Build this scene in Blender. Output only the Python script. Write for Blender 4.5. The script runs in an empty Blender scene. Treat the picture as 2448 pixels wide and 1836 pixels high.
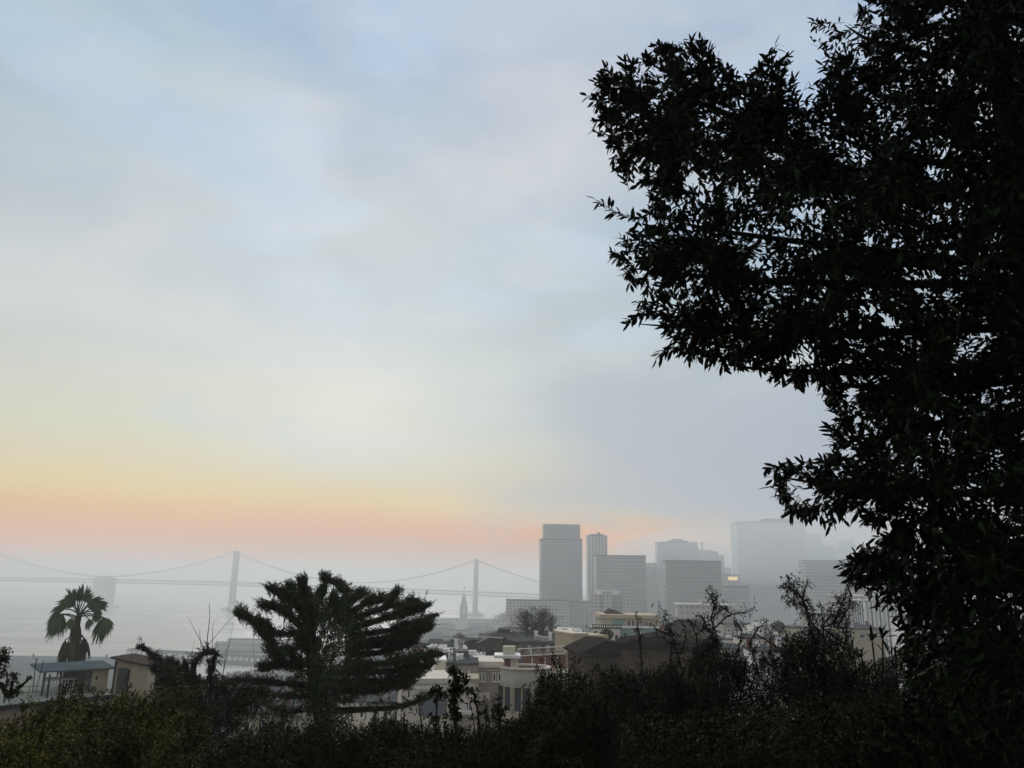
import bpy, math, random
import numpy as np
from mathutils import Matrix, Vector
rng = np.random.default_rng(7)
random.seed(7)
sc = bpy.context.scene
C = sc.collection
rad = math.radians

# ------------------------------------------------------------------ camera
EYE = np.array([0.0, 0.0, 78.0])
F, CX, CY = 1903.0, 1224.0, 918.0            # 28 mm lens measured on the 2448 px photograph
PITCH, ROLL = rad(14.2), rad(0.9)
CAMROT = Matrix.Rotation(math.pi / 2 + PITCH, 4, 'X') @ Matrix.Rotation(ROLL, 4, 'Z')
cam = bpy.data.cameras.new('camera'); cam.lens = 28.0; cam.sensor_width = 36.0
cam.sensor_width = 2448 / F * 28.0
cam.clip_start = 0.05; cam.clip_end = 30000
co = bpy.data.objects.new('camera', cam); C.objects.link(co)
co.matrix_world = Matrix.Translation(Vector(EYE)) @ CAMROT
sc.camera = co
R3 = np.array(CAMROT.to_3x3())

def ray(u, v):
    u = np.asarray(u, float); v = np.asarray(v, float)
    d = np.stack([(u - CX) / F, (CY - v) / F, -np.ones_like(u)], -1)
    return d @ R3.T
def at(u, v, d):
    r = ray(u, v); d = np.asarray(d, float)
    return EYE + r * (d / r[..., 1])[..., None]
def on_z(u, v, z):
    r = ray(u, v)
    return EYE + r * ((z - EYE[2]) / r[..., 2])[..., None]

# ------------------------------------------------------------------ ground shape
def shore(x):
    return np.interp(x, [-700, -300, -230, -147, -20, 100, 400, 900, 1500], [600, 640, 700, 1230, 1500, 1900, 2300, 2600, 2700])
def gz(x, y):
    x = np.asarray(x, float); y = np.asarray(y, float)
    h = np.interp(y, [-250, -120, -40, -12, -3, 1.5, 4, 8, 30, 60, 100, 150, 250, 450, 650, 5000],
                  [135, 122, 98, 80.5, 76.9, 76.4, 75.6, 74.2, 67, 60.5, 54.5, 48, 35, 12, 3.2, 3.0])  # unseen slope behind the camera is raised to block low sky light
    h = h + 0.25 * np.sin(x * 0.31 + y * 0.17) * np.clip(y / 20, 0, 1) * np.clip((400 - y) / 300, 0, 1)
    k = np.clip((y - shore(x)) / 8.0, 0, 1)
    return h * (1 - k) + (-4.0) * k

# ------------------------------------------------------------------ materials
def lin(r, g, b):
    f = lambda c: (c / 255 / 12.92) if c / 255 <= 0.04045 else ((c / 255 + 0.055) / 1.055) ** 2.4
    return (f(r), f(g), f(b))
def new_mat(name):
    m = bpy.data.materials.new(name); m.use_nodes = True
    nt = m.node_tree
    return m, nt, nt.nodes['Principled BSDF']
def mat(name, col, rough=0.8, var=0.18, scale=1.5, spec=0.08, metal=0.0, bump=0.0, streak=False):
    m, nt, b = new_mat(name)
    tc = nt.nodes.new('ShaderNodeTexCoord')
    mp = nt.nodes.new('ShaderNodeMapping'); nt.links.new(tc.outputs['Object'], mp.inputs[0])
    if streak: mp.inputs['Scale'].default_value = (1, 1, 0.18)
    n = nt.nodes.new('ShaderNodeTexNoise'); n.inputs['Scale'].default_value = scale; n.inputs['Detail'].default_value = 6
    nt.links.new(mp.outputs[0], n.inputs['Vector'])
    r = nt.nodes.new('ShaderNodeValToRGB'); nt.links.new(n.outputs['Fac'], r.inputs[0])
    e = r.color_ramp.elements
    e[0].position = 0.3; e[1].position = 0.7
    e[0].color = (*[c * (1 - var) for c in col], 1); e[1].color = (*[min(1, c * (1 + var)) for c in col], 1)
    nt.links.new(r.outputs[0], b.inputs['Base Color'])
    b.inputs['Roughness'].default_value = rough; b.inputs['Metallic'].default_value = metal
    b.inputs['Specular IOR Level'].default_value = spec
    if bump:
        bp = nt.nodes.new('ShaderNodeBump'); bp.inputs['Strength'].default_value = bump
        nt.links.new(n.outputs['Fac'], bp.inputs['Height']); nt.links.new(bp.outputs[0], b.inputs['Normal'])
    return m
def leafmat(name, cols, rough=0.6, spec=0.06, patch=None, pscale=1.3):
    """leaf colours vary from leaf to leaf and, where patch is given, from one patch of the plant to the next"""
    m, nt, b = new_mat(name)
    g = nt.nodes.new('ShaderNodeNewGeometry')
    r = nt.nodes.new('ShaderNodeValToRGB'); nt.links.new(g.outputs['Random Per Island'], r.inputs[0])
    el = r.color_ramp.elements
    while len(el) < len(cols): el.new(0.5)
    for i, c in enumerate(cols):
        el[i].position = i / (len(cols) - 1); el[i].color = (*c, 1)
    out = r.outputs[0]
    if patch:
        tc = nt.nodes.new('ShaderNodeTexCoord'); n = nt.nodes.new('ShaderNodeTexNoise'); n.inputs['Scale'].default_value = pscale; n.inputs['Detail'].default_value = 3
        nt.links.new(tc.outputs['Object'], n.inputs['Vector'])
        mr = nt.nodes.new('ShaderNodeMapRange'); mr.inputs[1].default_value = .42; mr.inputs[2].default_value = .62; nt.links.new(n.outputs['Fac'], mr.inputs[0])
        mx = nt.nodes.new('ShaderNodeMix'); mx.data_type = 'RGBA'; nt.links.new(mr.outputs[0], mx.inputs[0]); nt.links.new(out, mx.inputs[6])
        mm = nt.nodes.new('ShaderNodeMix'); mm.data_type = 'RGBA'; mm.blend_type = 'MULTIPLY'; mm.inputs[0].default_value = 1.0; nt.links.new(out, mm.inputs[6]); mm.inputs[7].default_value = (*patch, 1)
        nt.links.new(mm.outputs[2], mx.inputs[7]); out = mx.outputs[2]
    nt.links.new(out, b.inputs['Base Color'])
    b.inputs['Roughness'].default_value = rough; b.inputs['Specular IOR Level'].default_value = spec
    return m
def facade(name, wall, glass, fh=3.6, bay=3.0, hf=0.5, vf=0.7, rough=0.5):
    """storeys and bays of a far tower: concrete grid with glass in it"""
    m, nt, b = new_mat(name)
    N = nt.nodes.new; L = nt.links.new
    tc = N('ShaderNodeTexCoord'); sp = N('ShaderNodeSeparateXYZ'); L(tc.outputs['Object'], sp.inputs[0])
    def math_(op, a, bb=None):
        q = N('ShaderNodeMath'); q.operation = op
        for i, s in enumerate((a, bb)):
            if s is None: continue
            if isinstance(s, (int, float)): q.inputs[i].default_value = s
            else: L(s, q.inputs[i])
        return q.outputs[0]
    xy = math_('ADD', sp.outputs[0], sp.outputs[1])
    fz = math_('FRACT', math_('DIVIDE', sp.outputs[2], fh))
    fx = math_('FRACT', math_('DIVIDE', math_('ADD', xy, 1000.0), bay))
    w = math_('MULTIPLY', math_('LESS_THAN', fz, hf), math_('LESS_THAN', fx, vf))
    n = N('ShaderNodeTexNoise'); n.inputs['Scale'].default_value = 0.06; L(tc.outputs['Object'], n.inputs['Vector'])
    mx = N('ShaderNodeMix'); mx.data_type = 'RGBA'; L(w, mx.inputs[0])
    mx.inputs[6].default_value = (*wall, 1); mx.inputs[7].default_value = (*glass, 1)
    mv = N('ShaderNodeMix'); mv.data_type = 'RGBA'; mv.blend_type = 'MULTIPLY'; mv.inputs[0].default_value = 0.35
    L(mx.outputs[2], mv.inputs[6]); L(n.outputs['Color'], mv.inputs[7])
    L(mv.outputs[2], b.inputs['Base Color'])
    rr = N('ShaderNodeMapRange'); L(w, rr.inputs[0]); rr.inputs[3].default_value = 0.85; rr.inputs[4].default_value = 0.25
    L(rr.outputs[0], b.inputs['Roughness'])
    return m

M = {}
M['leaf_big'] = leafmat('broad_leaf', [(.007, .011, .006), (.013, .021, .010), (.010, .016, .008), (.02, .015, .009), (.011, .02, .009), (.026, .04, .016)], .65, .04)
M['bark'] = mat('bark', (.03, .024, .018), .9, .4, 20, .1, bump=.6)
M['berry'] = mat('berry', (.02, .018, .012), .7, .3, 30, .2)
M['conifer'] = leafmat('conifer_needles', [(.028, .054, .02), (.045, .074, .025), (.064, .07, .028), (.034, .06, .022), (.085, .085, .036)], .7, .05)
M['conifer_dark'] = leafmat('conifer_needles_dark', [(.016, .026, .013), (.026, .038, .017), (.042, .032, .018)], .7, .05)
M['shrub_yellow'] = leafmat('shrub_leaf_yellow', [(.07, .085, .02), (.14, .145, .03), (.105, .125, .03), (.19, .155, .035), (.09, .07, .03), (.17, .20, .045)], .65, .05, (.34, .30, .32), 1.1)
M['shrub_dark'] = leafmat('shrub_leaf_dark', [(.02, .03, .013), (.04, .05, .02), (.03, .033, .018), (.06, .07, .026), (.05, .036, .022)], .65, .05, (.5, .42, .42), 1.4)
M['shrub_red'] = leafmat('shrub_leaf_red', [(.02, .027, .017), (.03, .036, .022), (.045, .03, .022), (.024, .032, .018), (.06, .052, .036)], .65, .05)
M['sprout'] = leafmat('sprout_leaf', [(.014, .02, .01), (.03, .04, .014), (.045, .055, .02)], .65, .05)
M['palm'] = leafmat('palm_leaf', [(.05, .08, .032), (.08, .11, .045), (.06, .065, .03)], .6, .15)
M['palm_dead'] = leafmat('palm_dead_leaf', [(.05, .038, .022), (.07, .052, .03), (.04, .03, .02)], .65, .05)
M['hazy_tree'] = leafmat('far_tree_leaf', [(.03, .04, .025), (.05, .05, .03), (.04, .045, .03)], .65, .05)
M['ground'] = mat('hill_soil', (.055, .052, .04), .95, .5, .12, .1, bump=.3)
M['concrete'] = mat('pale_concrete', (.42, .40, .37), .85, .12, .8, streak=True)
M['tan'] = mat('tan_plaster', (.42, .36, .255), .9, .12, .9, streak=True)
M['brownwall'] = mat('brown_plaster', (.22, .17, .115), .9, .2, .9, streak=True)
M['cream'] = mat('cream_plaster', (.70, .62, .52), .85, .08, .7, streak=True)
M['orange'] = mat('apricot_plaster', (.52, .42, .30), .85, .1, .7, streak=True)
M['yellow'] = mat('yellow_plaster', (.56, .52, .39), .85, .1, .6, streak=True)
M['white'] = mat('white_paint', (.80, .78, .74), .6, .08, 1.2, streak=True)
M['bluegreen'] = mat('bluegreen_paint', (.26, .36, .34), .8, .12, .7, streak=True)
M['taupe'] = mat('taupe_siding', (.34, .305, .265), .85, .1, 1.2, streak=True)
M['stone'] = mat('drum_stone', (.41, .365, .30), .9, .14, 1.6, bump=.1)
M['darkbrown'] = mat('dark_shingle', (.075, .058, .05), .9, .3, 3, bump=.3, spec=0.0)
M['midbrown'] = mat('brown_shingle', (.115, .095, .075), .9, .3, 2, bump=.3, spec=0.0)
M['olive'] = mat('olive_shingle', (.088, .062, .043), .9, .35, 3, bump=.3, spec=0.0)
M['roofdark'] = mat('dark_roof_shingle', (.035, .028, .023), .95, .3, 3, bump=.3, spec=0.0)
M['black'] = mat('black_trim', (.018, .018, .019), .6, .2, 3, spec=0.0)
M['red'] = mat('red_brick', (.20, .09, .07), .9, .25, 3)
M['greyroof'] = mat('grey_roofing', (.085, .09, .092), .9, .2, .6, spec=0.0)
M['blueroof'] = mat('blue_grey_roofing', (.11, .14, .145), .8, .15, .8, spec=0.0)
M['deck'] = mat('terrace_paving', (.24, .25, .215), .9, .18, .7, spec=0.0)
M['glass'] = mat('dark_glass', (.03, .036, .045), .12, .2, .8, .6)
M['greyglass'] = mat('grey_glass', (.16, .17, .185), .2, .15, .8, .6)
M['steel'] = mat('bridge_steel', (.26, .27, .28), .7, .1, .02)
M['metal'] = mat('painted_metal', (.06, .06, .06), .5, .2, 4)
M['pier'] = mat('pier_shed', (.30, .30, .31), .85, .1, .05)
M['pierdark'] = mat('pier_piles', (.05, .05, .055), .9, .2, .05, spec=0.0)
M['t1'] = facade('tower_facade_slate', (.31, .325, .335), (.19, .195, .205), 3.7, 1.7, .55, .55)
M['t2'] = facade('tower_facade_pale', (.52, .53, .53), (.17, .18, .19), 3.2, 4.6, .98, .52)
M['t3'] = facade('tower_facade_band', (.33, .33, .335), (.23, .235, .24), 3.9, 60, .48, .995)
M['t4'] = facade('tower_facade_grey', (.42, .42, .425), (.24, .245, .25), 3.7, 2.2, .5, .6)
M['t5'] = facade('tower_facade_dark', (.23, .24, .25), (.15, .155, .165), 3.8, 2.0, .5, .65)
M['t6'] = facade('tower_facade_bay', (.46, .46, .465), (.31, .32, .33), 3.8, 5.0, .5, .75)
M['t7'] = facade('apartment_facade', (.52, .51, .49), (.15, .155, .165), 2.9, 3.4, .45, .5)
M['t7b'] = facade('apartment_facade_pink', (.50, .45, .42), (.20, .19, .19), 3.0, 3.0, .42, .45)
M['fin'] = facade('finned_facade', (.66, .66, .66), (.10, .12, .14), 400, 3.6, .999, .6)
M['far'] = facade('waterfront_facade', (.26, .27, .28), (.13, .14, .15), 3.6, 3.0, .4, .5)
M['farpale'] = facade('waterfront_facade_pale', (.46, .45, .43), (.18, .18, .19), 3.6, 3.0, .4, .5)
# lit window band
m_, nt_, b_ = new_mat('lit_window'); b_.inputs['Base Color'].default_value = (.5, .4, .2, 1)
b_.inputs['Emission Color'].default_value = (1.0, .72, .32, 1); b_.inputs['Emission Strength'].default_value = 0.9; M['lit'] = m_

# ------------------------------------------------------------------ mesh building
class MB:
    def __init__(s): s.v = []; s.f = []; s.mi = []; s.mats = []
    def _m(s, m):
        if m not in s.mats: s.mats.append(m)
        return s.mats.index(m)
    def add(s, vs, fs, m=None):
        o = len(s.v); s.v += [tuple(map(float, p)) for p in vs]
        k = s._m(m) if m else 0
        for f in fs: s.f.append([o + i for i in f]); s.mi.append(k)
    def box(s, x0, x1, y0, y1, z0, z1, m=None):
        vs = [(x0, y0, z0), (x1, y0, z0), (x1, y1, z0), (x0, y1, z0), (x0, y0, z1), (x1, y0, z1), (x1, y1, z1), (x0, y1, z1)]
        s.add(vs, [(0, 3, 2, 1), (4, 5, 6, 7), (0, 1, 5, 4), (1, 2, 6, 5), (2, 3, 7, 6), (3, 0, 4, 7)], m); return s
    def prism(s, pts, y0, y1, m=None):
        """pts: (x, z) outline, extruded along y"""
        n = len(pts)
        vs = [(p[0], y0, p[1]) for p in pts] + [(p[0], y1, p[1]) for p in pts]
        fs = [tuple(range(n)), tuple(range(2 * n - 1, n - 1, -1))] + [(i, i + n, (i + 1) % n + n, (i + 1) % n) for i in range(n)]
        s.add(vs, fs, m); return s
    def poly(s, pts, z0, z1, m=None):
        """pts: (x, y) outline, extruded along z"""
        n = len(pts)
        vs = [(p[0], p[1], z0) for p in pts] + [(p[0], p[1], z1) for p in pts]
        fs = [tuple(range(n - 1, -1, -1)), tuple(range(n, 2 * n))] + [(i, (i + 1) % n, (i + 1) % n + n, i + n) for i in range(n)]
        s.add(vs, fs, m); return s
    def bar(s, a, b, ra, rb=None, m=None, n=6):
        rb = ra if rb is None else rb
        a = np.array(a, float); b = np.array(b, float); d = b - a; L = np.linalg.norm(d)
        if L < 1e-6: return s
        d /= L; h = np.array([0, 0, 1.0]) if abs(d[2]) < .9 else np.array([1.0, 0, 0])
        x = np.cross(d, h); x /= np.linalg.norm(x); y = np.cross(d, x)
        vs = []
        for c, r in ((a, ra), (b, rb)):
            for i in range(n):
                t = 2 * math.pi * i / n + math.pi / n
                vs.append(c + r * (math.cos(t) * x + math.sin(t) * y))
        s.add(vs, [(i, (i + 1) % n, (i + 1) % n + n, i + n) for i in range(n)] + [tuple(range(n - 1, -1, -1)), tuple(range(n, 2 * n))], m)
        return s
    def tube(s, pts, radii, m=None, n=6):
        for i in range(len(pts) - 1): s.bar(pts[i], pts[i + 1], radii[i], radii[i + 1], m, n)
        return s
    def lathe(s, prof, n=24, m=None, a0=0, a1=2 * math.pi):
        full = abs(a1 - a0 - 2 * math.pi) < 1e-6
        k = n if full else n + 1
        vs = []
        for (r, z) in prof:
            for i in range(k):
                t = a0 + (a1 - a0) * i / n
                vs.append((r * math.cos(t), r * math.sin(t), z))
        fs = []
        for j in range(len(prof) - 1):
            for i in range(n):
                i2 = (i + 1) % k
                fs.append((j * k + i, j * k + i2, (j + 1) * k + i2, (j + 1) * k + i))
        s.add(vs, fs, m); return s
    def build(s, name, m=None, parent=None, smooth=False):
        me = bpy.data.meshes.new(name)
        me.from_pydata(s.v, [], s.f)
        ms = s.mats or [m]
        for q in ms: me.materials.append(q)
        if s.mats: me.polygons.foreach_set('material_index', s.mi)
        if smooth: me.polygons.foreach_set('use_smooth', [True] * len(s.f))
        me.update()
        o = bpy.data.objects.new(name, me); C.objects.link(o)
        if parent is not None: o.parent = parent
        return o
def box(name, x0, x1, y0, y1, z0, z1, m, parent=None): return MB().box(x0, x1, y0, y1, z0, z1).build(name, m, parent)

def np_mesh(name, chunks, mats, parent=None):
    """chunks: (verts Nx3, faces MxK, material index)"""
    V = []; loops = []; tot = []; mi = []; o = 0
    for v, f, k in chunks:
        if len(v) == 0: continue
        V.append(v); loops.append((f + o).ravel()); tot.append(np.full(len(f), f.shape[1])); mi.append(np.full(len(f), k)); o += len(v)
    V = np.concatenate(V); loops = np.concatenate(loops); tot = np.concatenate(tot); mi = np.concatenate(mi)
    me = bpy.data.meshes.new(name)
    me.vertices.add(len(V)); me.vertices.foreach_set('co', V.astype(np.float32).ravel())
    me.loops.add(len(loops)); me.loops.foreach_set('vertex_index', loops.astype(np.int32))
    me.polygons.add(len(tot)); st = np.concatenate([[0], np.cumsum(tot)[:-1]])
    me.polygons.foreach_set('loop_start', st.astype(np.int32))
    me.polygons.foreach_set('loop_total', tot.astype(np.int32))
    me.polygons.foreach_set('material_index', mi.astype(np.int32))
    for m in mats: me.materials.append(m)
    me.update(calc_edges=True); me.validate()
    ob = bpy.data.objects.new(name, me); C.objects.link(ob)
    if parent is not None: ob.parent = parent
    return ob

def thing(name, label, cat, loc=(0, 0, 0), rotz=0.0, group=None):
    o = bpy.data.objects.new(name, None); C.objects.link(o)
    o.location = tuple(map(float, loc)); o.rotation_euler = (0, 0, rotz)
    o['label'] = label; o['category'] = cat
    if group: o['group'] = group
    return o
def tag(o, label, cat, group=None):
    o['label'] = label; o['category'] = cat
    if group: o['group'] = group
    return o
def struct(o): o['kind'] = 'structure'; return o

# ------------------------------------------------------------------ foliage
def unit(a): return a / np.maximum(np.linalg.norm(a, axis=-1, keepdims=True), 1e-9)
def rnd(n): return unit(rng.normal(size=(n, 3)))
def leaves6(P, D, Nn, L, W, bend=0.12):
    S = unit(np.cross(D, Nn)); Nn = np.cross(S, D)
    l = L[:, None]; w = W[:, None]
    v = np.stack([P,
                  P + D * l * .30 + S * w * .46 + Nn * w * .12, P + D * l * .33 - S * w * .48 + Nn * w * .12,
                  P + D * l * .68 + S * w * .46 - Nn * l * bend * .3, P + D * l * .68 - S * w * .46 - Nn * l * bend * .3,
                  P + D * l - Nn * l * bend], 1)
    n = len(P); b = (np.arange(n) * 6)[:, None]
    V = v.reshape(-1, 3)
    return [(V, np.concatenate([b + np.array([0, 1, 2]), b + np.array([3, 5, 4])], 0), b + np.array([1, 3, 4, 2]))]
def leaf_chunks6(P, D, Nn, L, W, k, bend=.12):
    (V, tri, quad), = leaves6(P, D, Nn, L, W, bend)
    return V, tri, quad
def leaf4(P, D, Nn, L, W):
    S = unit(np.cross(D, Nn)); l = L[:, None]; w = W[:, None]
    v = np.stack([P, P + D * l * .45 + S * w * .5, P + D * l, P + D * l * .45 - S * w * .5], 1)
    n = len(P); f = (np.arange(n) * 4)[:, None] + np.arange(4)
    return v.reshape(-1, 3), f
def sticks(A, B, ra, rb):
    d = unit(B - A); h = np.where(np.abs(d[:, 2:3]) < .9, np.array([[0, 0, 1.0]]), np.array([[1.0, 0, 0]]))
    x = unit(np.cross(d, h)); y = np.cross(d, x)
    vs = []
    for c, r in ((A, ra), (B, rb)):
        r = np.broadcast_to(np.asarray(r, float), (len(A),))[:, None]
        for i in range(3):
            t = 2 * math.pi * i / 3
            vs.append(c + r * (math.cos(t) * x + math.sin(t) * y))
    v = np.stack(vs, 1); n = len(A); b = (np.arange(n) * 6)[:, None]
    f = np.concatenate([b + np.array(q) for q in ((0, 1, 4, 3), (1, 2, 5, 4), (2, 0, 3, 5))], 0)
    return v.reshape(-1, 3), f
def in_poly(p, poly):
    x, y = p[:, 0], p[:, 1]; ins = np.zeros(len(p), bool); q = np.asarray(poly, float); n = len(q)
    for i in range(n):
        x1, y1 = q[i]; x2, y2 = q[(i + 1) % n]
        c = ((y1 > y) != (y2 > y)) & (x < (x2 - x1) * (y - y1) / (y2 - y1 + 1e-12) + x1)
        ins ^= c
    return ins
def edge_dist(p, poly):
    q = np.asarray(poly, float); d = np.full(len(p), 1e9)
    for i in range(len(q)):
        a = q[i]; b = q[(i + 1) % len(q)]; ab = b - a
        t = np.clip(((p - a) @ ab) / (ab @ ab + 1e-9), 0, 1)
        d = np.minimum(d, np.linalg.norm(p - (a + t[:, None] * ab), axis=1))
    return d
def sample(poly, n, sparse=()):
    q = np.asarray(poly, float); lo = q.min(0); hi = q.max(0); out = []; tot = 0
    while tot < n:
        p = lo + rng.random((n * 2, 2)) * (hi - lo)
        p = p[in_poly(p, q)]
        keep = np.ones(len(p))
        for (u, v, r, w) in sparse:
            dd = np.hypot(p[:, 0] - u, p[:, 1] - v) / r
            keep = np.minimum(keep, np.clip(w + (1 - w) * np.clip((dd - .6) / .4, 0, 1), 0, 1))
        p = p[rng.random(len(p)) < keep]
        out.append(p); tot += len(p)
    return np.concatenate(out)[:n]

def spray(P, D, tlen, nl, L, W, spread, droop, six=True, jit=.25, taper=.4):
    """twigs whose tips are at P and which point along D; nl leaves on each. Returns twig ends and leaf arrays"""
    n = len(P); A = P - D * tlen[:, None]
    t = (np.arange(nl) + .6) / nl
    pos = A[:, None] + (P - A)[:, None] * t[None, :, None]
    h = rnd(n); X = unit(np.cross(D, h)); Y = np.cross(D, X)
    ang = np.arange(nl) * 2.4 + rng.random((n, 1)) * 6.28
    per = np.cos(ang)[..., None] * X[:, None] + np.sin(ang)[..., None] * Y[:, None]
    sp = spread * (1 - taper * t)[None, :, None]
    LD = unit(D[:, None] * (1 - .5 * sp) + per * sp + np.array([0, 0, -droop]) + rng.normal(size=per.shape) * jit)
    LD = LD.reshape(-1, 3); LP = pos.reshape(-1, 3)
    NN = rnd(len(LP)) * .6 + np.array([0, 0, .8])
    LL = L * (.65 + .55 * rng.random(len(LP))); WW = W * (.75 + .5 * rng.random(len(LP)))
    return A, LP, LD, NN, LL, WW

def dirs(p, origin, up=0.0, rand=.5, depthmix=.5):
    o = np.asarray(origin, float); d = p - o; d = d / np.maximum(np.linalg.norm(d, axis=1, keepdims=True), 1e-6)
    D = np.stack([d[:, 0], rng.normal(size=len(p)) * depthmix, -d[:, 1] + up], 1)
    return unit(unit(D) + rnd(len(p)) * rand)

def crown_mesh(name, parent, mats, twigs, berries=None, six=True, twig_r=.0025, base=None):
    """twigs: list of (A, P, LP, LD, NN, LL, WW)"""
    loc = np.array(parent.location) if parent is not None else np.zeros(3)
    ch = []
    for (A, P, LP, LD, NN, LL, WW) in twigs:
        if six:
            V, tri, quad = leaf_chunks6(LP - loc, LD, NN, LL, WW, 0)
            ch.append((V, tri, 0)); ch.append(('ref', quad, 0))
        else:
            V, f = leaf4(LP - loc, LD, NN, LL, WW); ch.append((V, f, 0))
        if twig_r:
            V, f = sticks(A - loc, P - loc, twig_r, twig_r * .5); ch.append((V, f, 1))
    if berries: ch += [(v - loc, f, k) for (v, f, k) in berries]
    # resolve chunks that reuse the verts of the one before
    V = []; loops = []; tot = []; mi = []; o = 0; prev = 0
    for v, f, k in ch:
        if isinstance(v, str): off = prev
        else:
            off = o; prev = o; V.append(v); o += len(v)
        loops.append((f + off).ravel()); tot.append(np.full(len(f), f.shape[1])); mi.append(np.full(len(f), k))
    V = np.concatenate(V); loops = np.concatenate(loops); tot = np.concatenate(tot); mi = np.concatenate(mi)
    me = bpy.data.meshes.new(name)
    me.vertices.add(len(V)); me.vertices.foreach_set('co', V.astype(np.float32).ravel())
    me.loops.add(len(loops)); me.loops.foreach_set('vertex_index', loops.astype(np.int32))
    me.polygons.add(len(tot)); st = np.concatenate([[0], np.cumsum(tot)[:-1]])
    me.polygons.foreach_set('loop_start', st.astype(np.int32)); me.polygons.foreach_set('loop_total', tot.astype(np.int32))
    me.polygons.foreach_set('material_index', mi.astype(np.int32))
    for m in mats: me.materials.append(m)
    me.update(calc_edges=True)
    ob = bpy.data.objects.new(name, me); C.objects.link(ob)
    if parent is not None: ob.parent = parent
    return ob

def curve_pts(pts, n=10):
    """smooth polyline through pts (Catmull-Rom)"""
    p = np.asarray(pts, float)
    if len(p) == 2: return p[0] + np.linspace(0, 1, n)[:, None] * (p[1] - p[0])
    q = np.vstack([2 * p[0] - p[1], p, 2 * p[-1] - p[-2]]); out = []
    for i in range(1, len(q) - 2):
        for t in np.linspace(0, 1, n, endpoint=False):
            a, b, c, d = q[i - 1], q[i], q[i + 1], q[i + 2]
            out.append(.5 * (2 * b + (c - a) * t + (2 * a - 5 * b + 4 * c - d) * t * t + (3 * b - a - 3 * c + d) * t ** 3))
    out.append(p[-1]); return np.array(out)


# ------------------------------------------------------------------ ground, water
def grid_sheet(name, xs, ys, zf, m):
    X, Y = np.meshgrid(xs, ys); Z = zf(X, Y)
    V = np.stack([X, Y, Z], -1).reshape(-1, 3); nx, ny = len(xs), len(ys)
    i = (np.arange(ny - 1)[:, None] * nx + np.arange(nx - 1)).ravel()
    f = np.stack([i, i + 1, i + nx + 1, i + nx], 1)
    o = np_mesh(name, [(V, f, 0)], [m]); return struct(o)
xs = np.concatenate([np.linspace(-5900, -900, 14)[:-1], np.linspace(-900, -60, 85)[:-1], np.linspace(-60, 60, 61)[:-1], np.linspace(60, 900, 70)[:-1], np.linspace(900, 5900, 14)])
ys = np.concatenate([np.linspace(-250, -4, 8)[:-1], np.linspace(-4, 60, 48)[:-1], np.linspace(60, 400, 60)[:-1], np.linspace(400, 2800, 160)[:-1], np.linspace(2800, 8900, 16)])
grid_sheet('ground', xs, ys, gz, M['ground'])

wm, wnt, wb = new_mat('bay_water')
wb.inputs['Base Color'].default_value = (.10, .125, .135, 1); wb.inputs['Roughness'].default_value = .16; wb.inputs['IOR'].default_value = 1.33
wtc = wnt.nodes.new('ShaderNodeTexCoord'); wmp = wnt.nodes.new('ShaderNodeMapping'); wmp.inputs['Scale'].default_value = (.012, .03, 1)
wn = wnt.nodes.new('ShaderNodeTexNoise'); wn.inputs['Scale'].default_value = 6; wn.inputs['Detail'].default_value = 5
wnt.links.new(wtc.outputs['Object'], wmp.inputs[0]); wnt.links.new(wmp.outputs[0], wn.inputs['Vector'])
wbp = wnt.nodes.new('ShaderNodeBump'); wbp.inputs['Strength'].default_value = .14; wbp.inputs['Distance'].default_value = 1.2
wnt.links.new(wn.outputs['Fac'], wbp.inputs['Height']); wnt.links.new(wbp.outputs[0], wb.inputs['Normal'])
# broad wind lanes change how rough the water is
wn2 = wnt.nodes.new('ShaderNodeTexNoise'); wn2.inputs['Scale'].default_value = .35; wnt.links.new(wmp.outputs[0], wn2.inputs['Vector'])
wmr = wnt.nodes.new('ShaderNodeMapRange'); wmr.inputs[1].default_value = .35; wmr.inputs[2].default_value = .65; wmr.inputs[3].default_value = .14; wmr.inputs[4].default_value = .3
wnt.links.new(wn2.outputs['Fac'], wmr.inputs[0]); wnt.links.new(wmr.outputs[0], wb.inputs['Roughness'])
wmesh = MB(); wmesh.add([(-5900, 300, 0), (5900, 300, 0), (5900, 8900, 0), (-5900, 8900, 0)], [(0, 1, 2, 3)])
struct(wmesh.build('water', wm))

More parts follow.
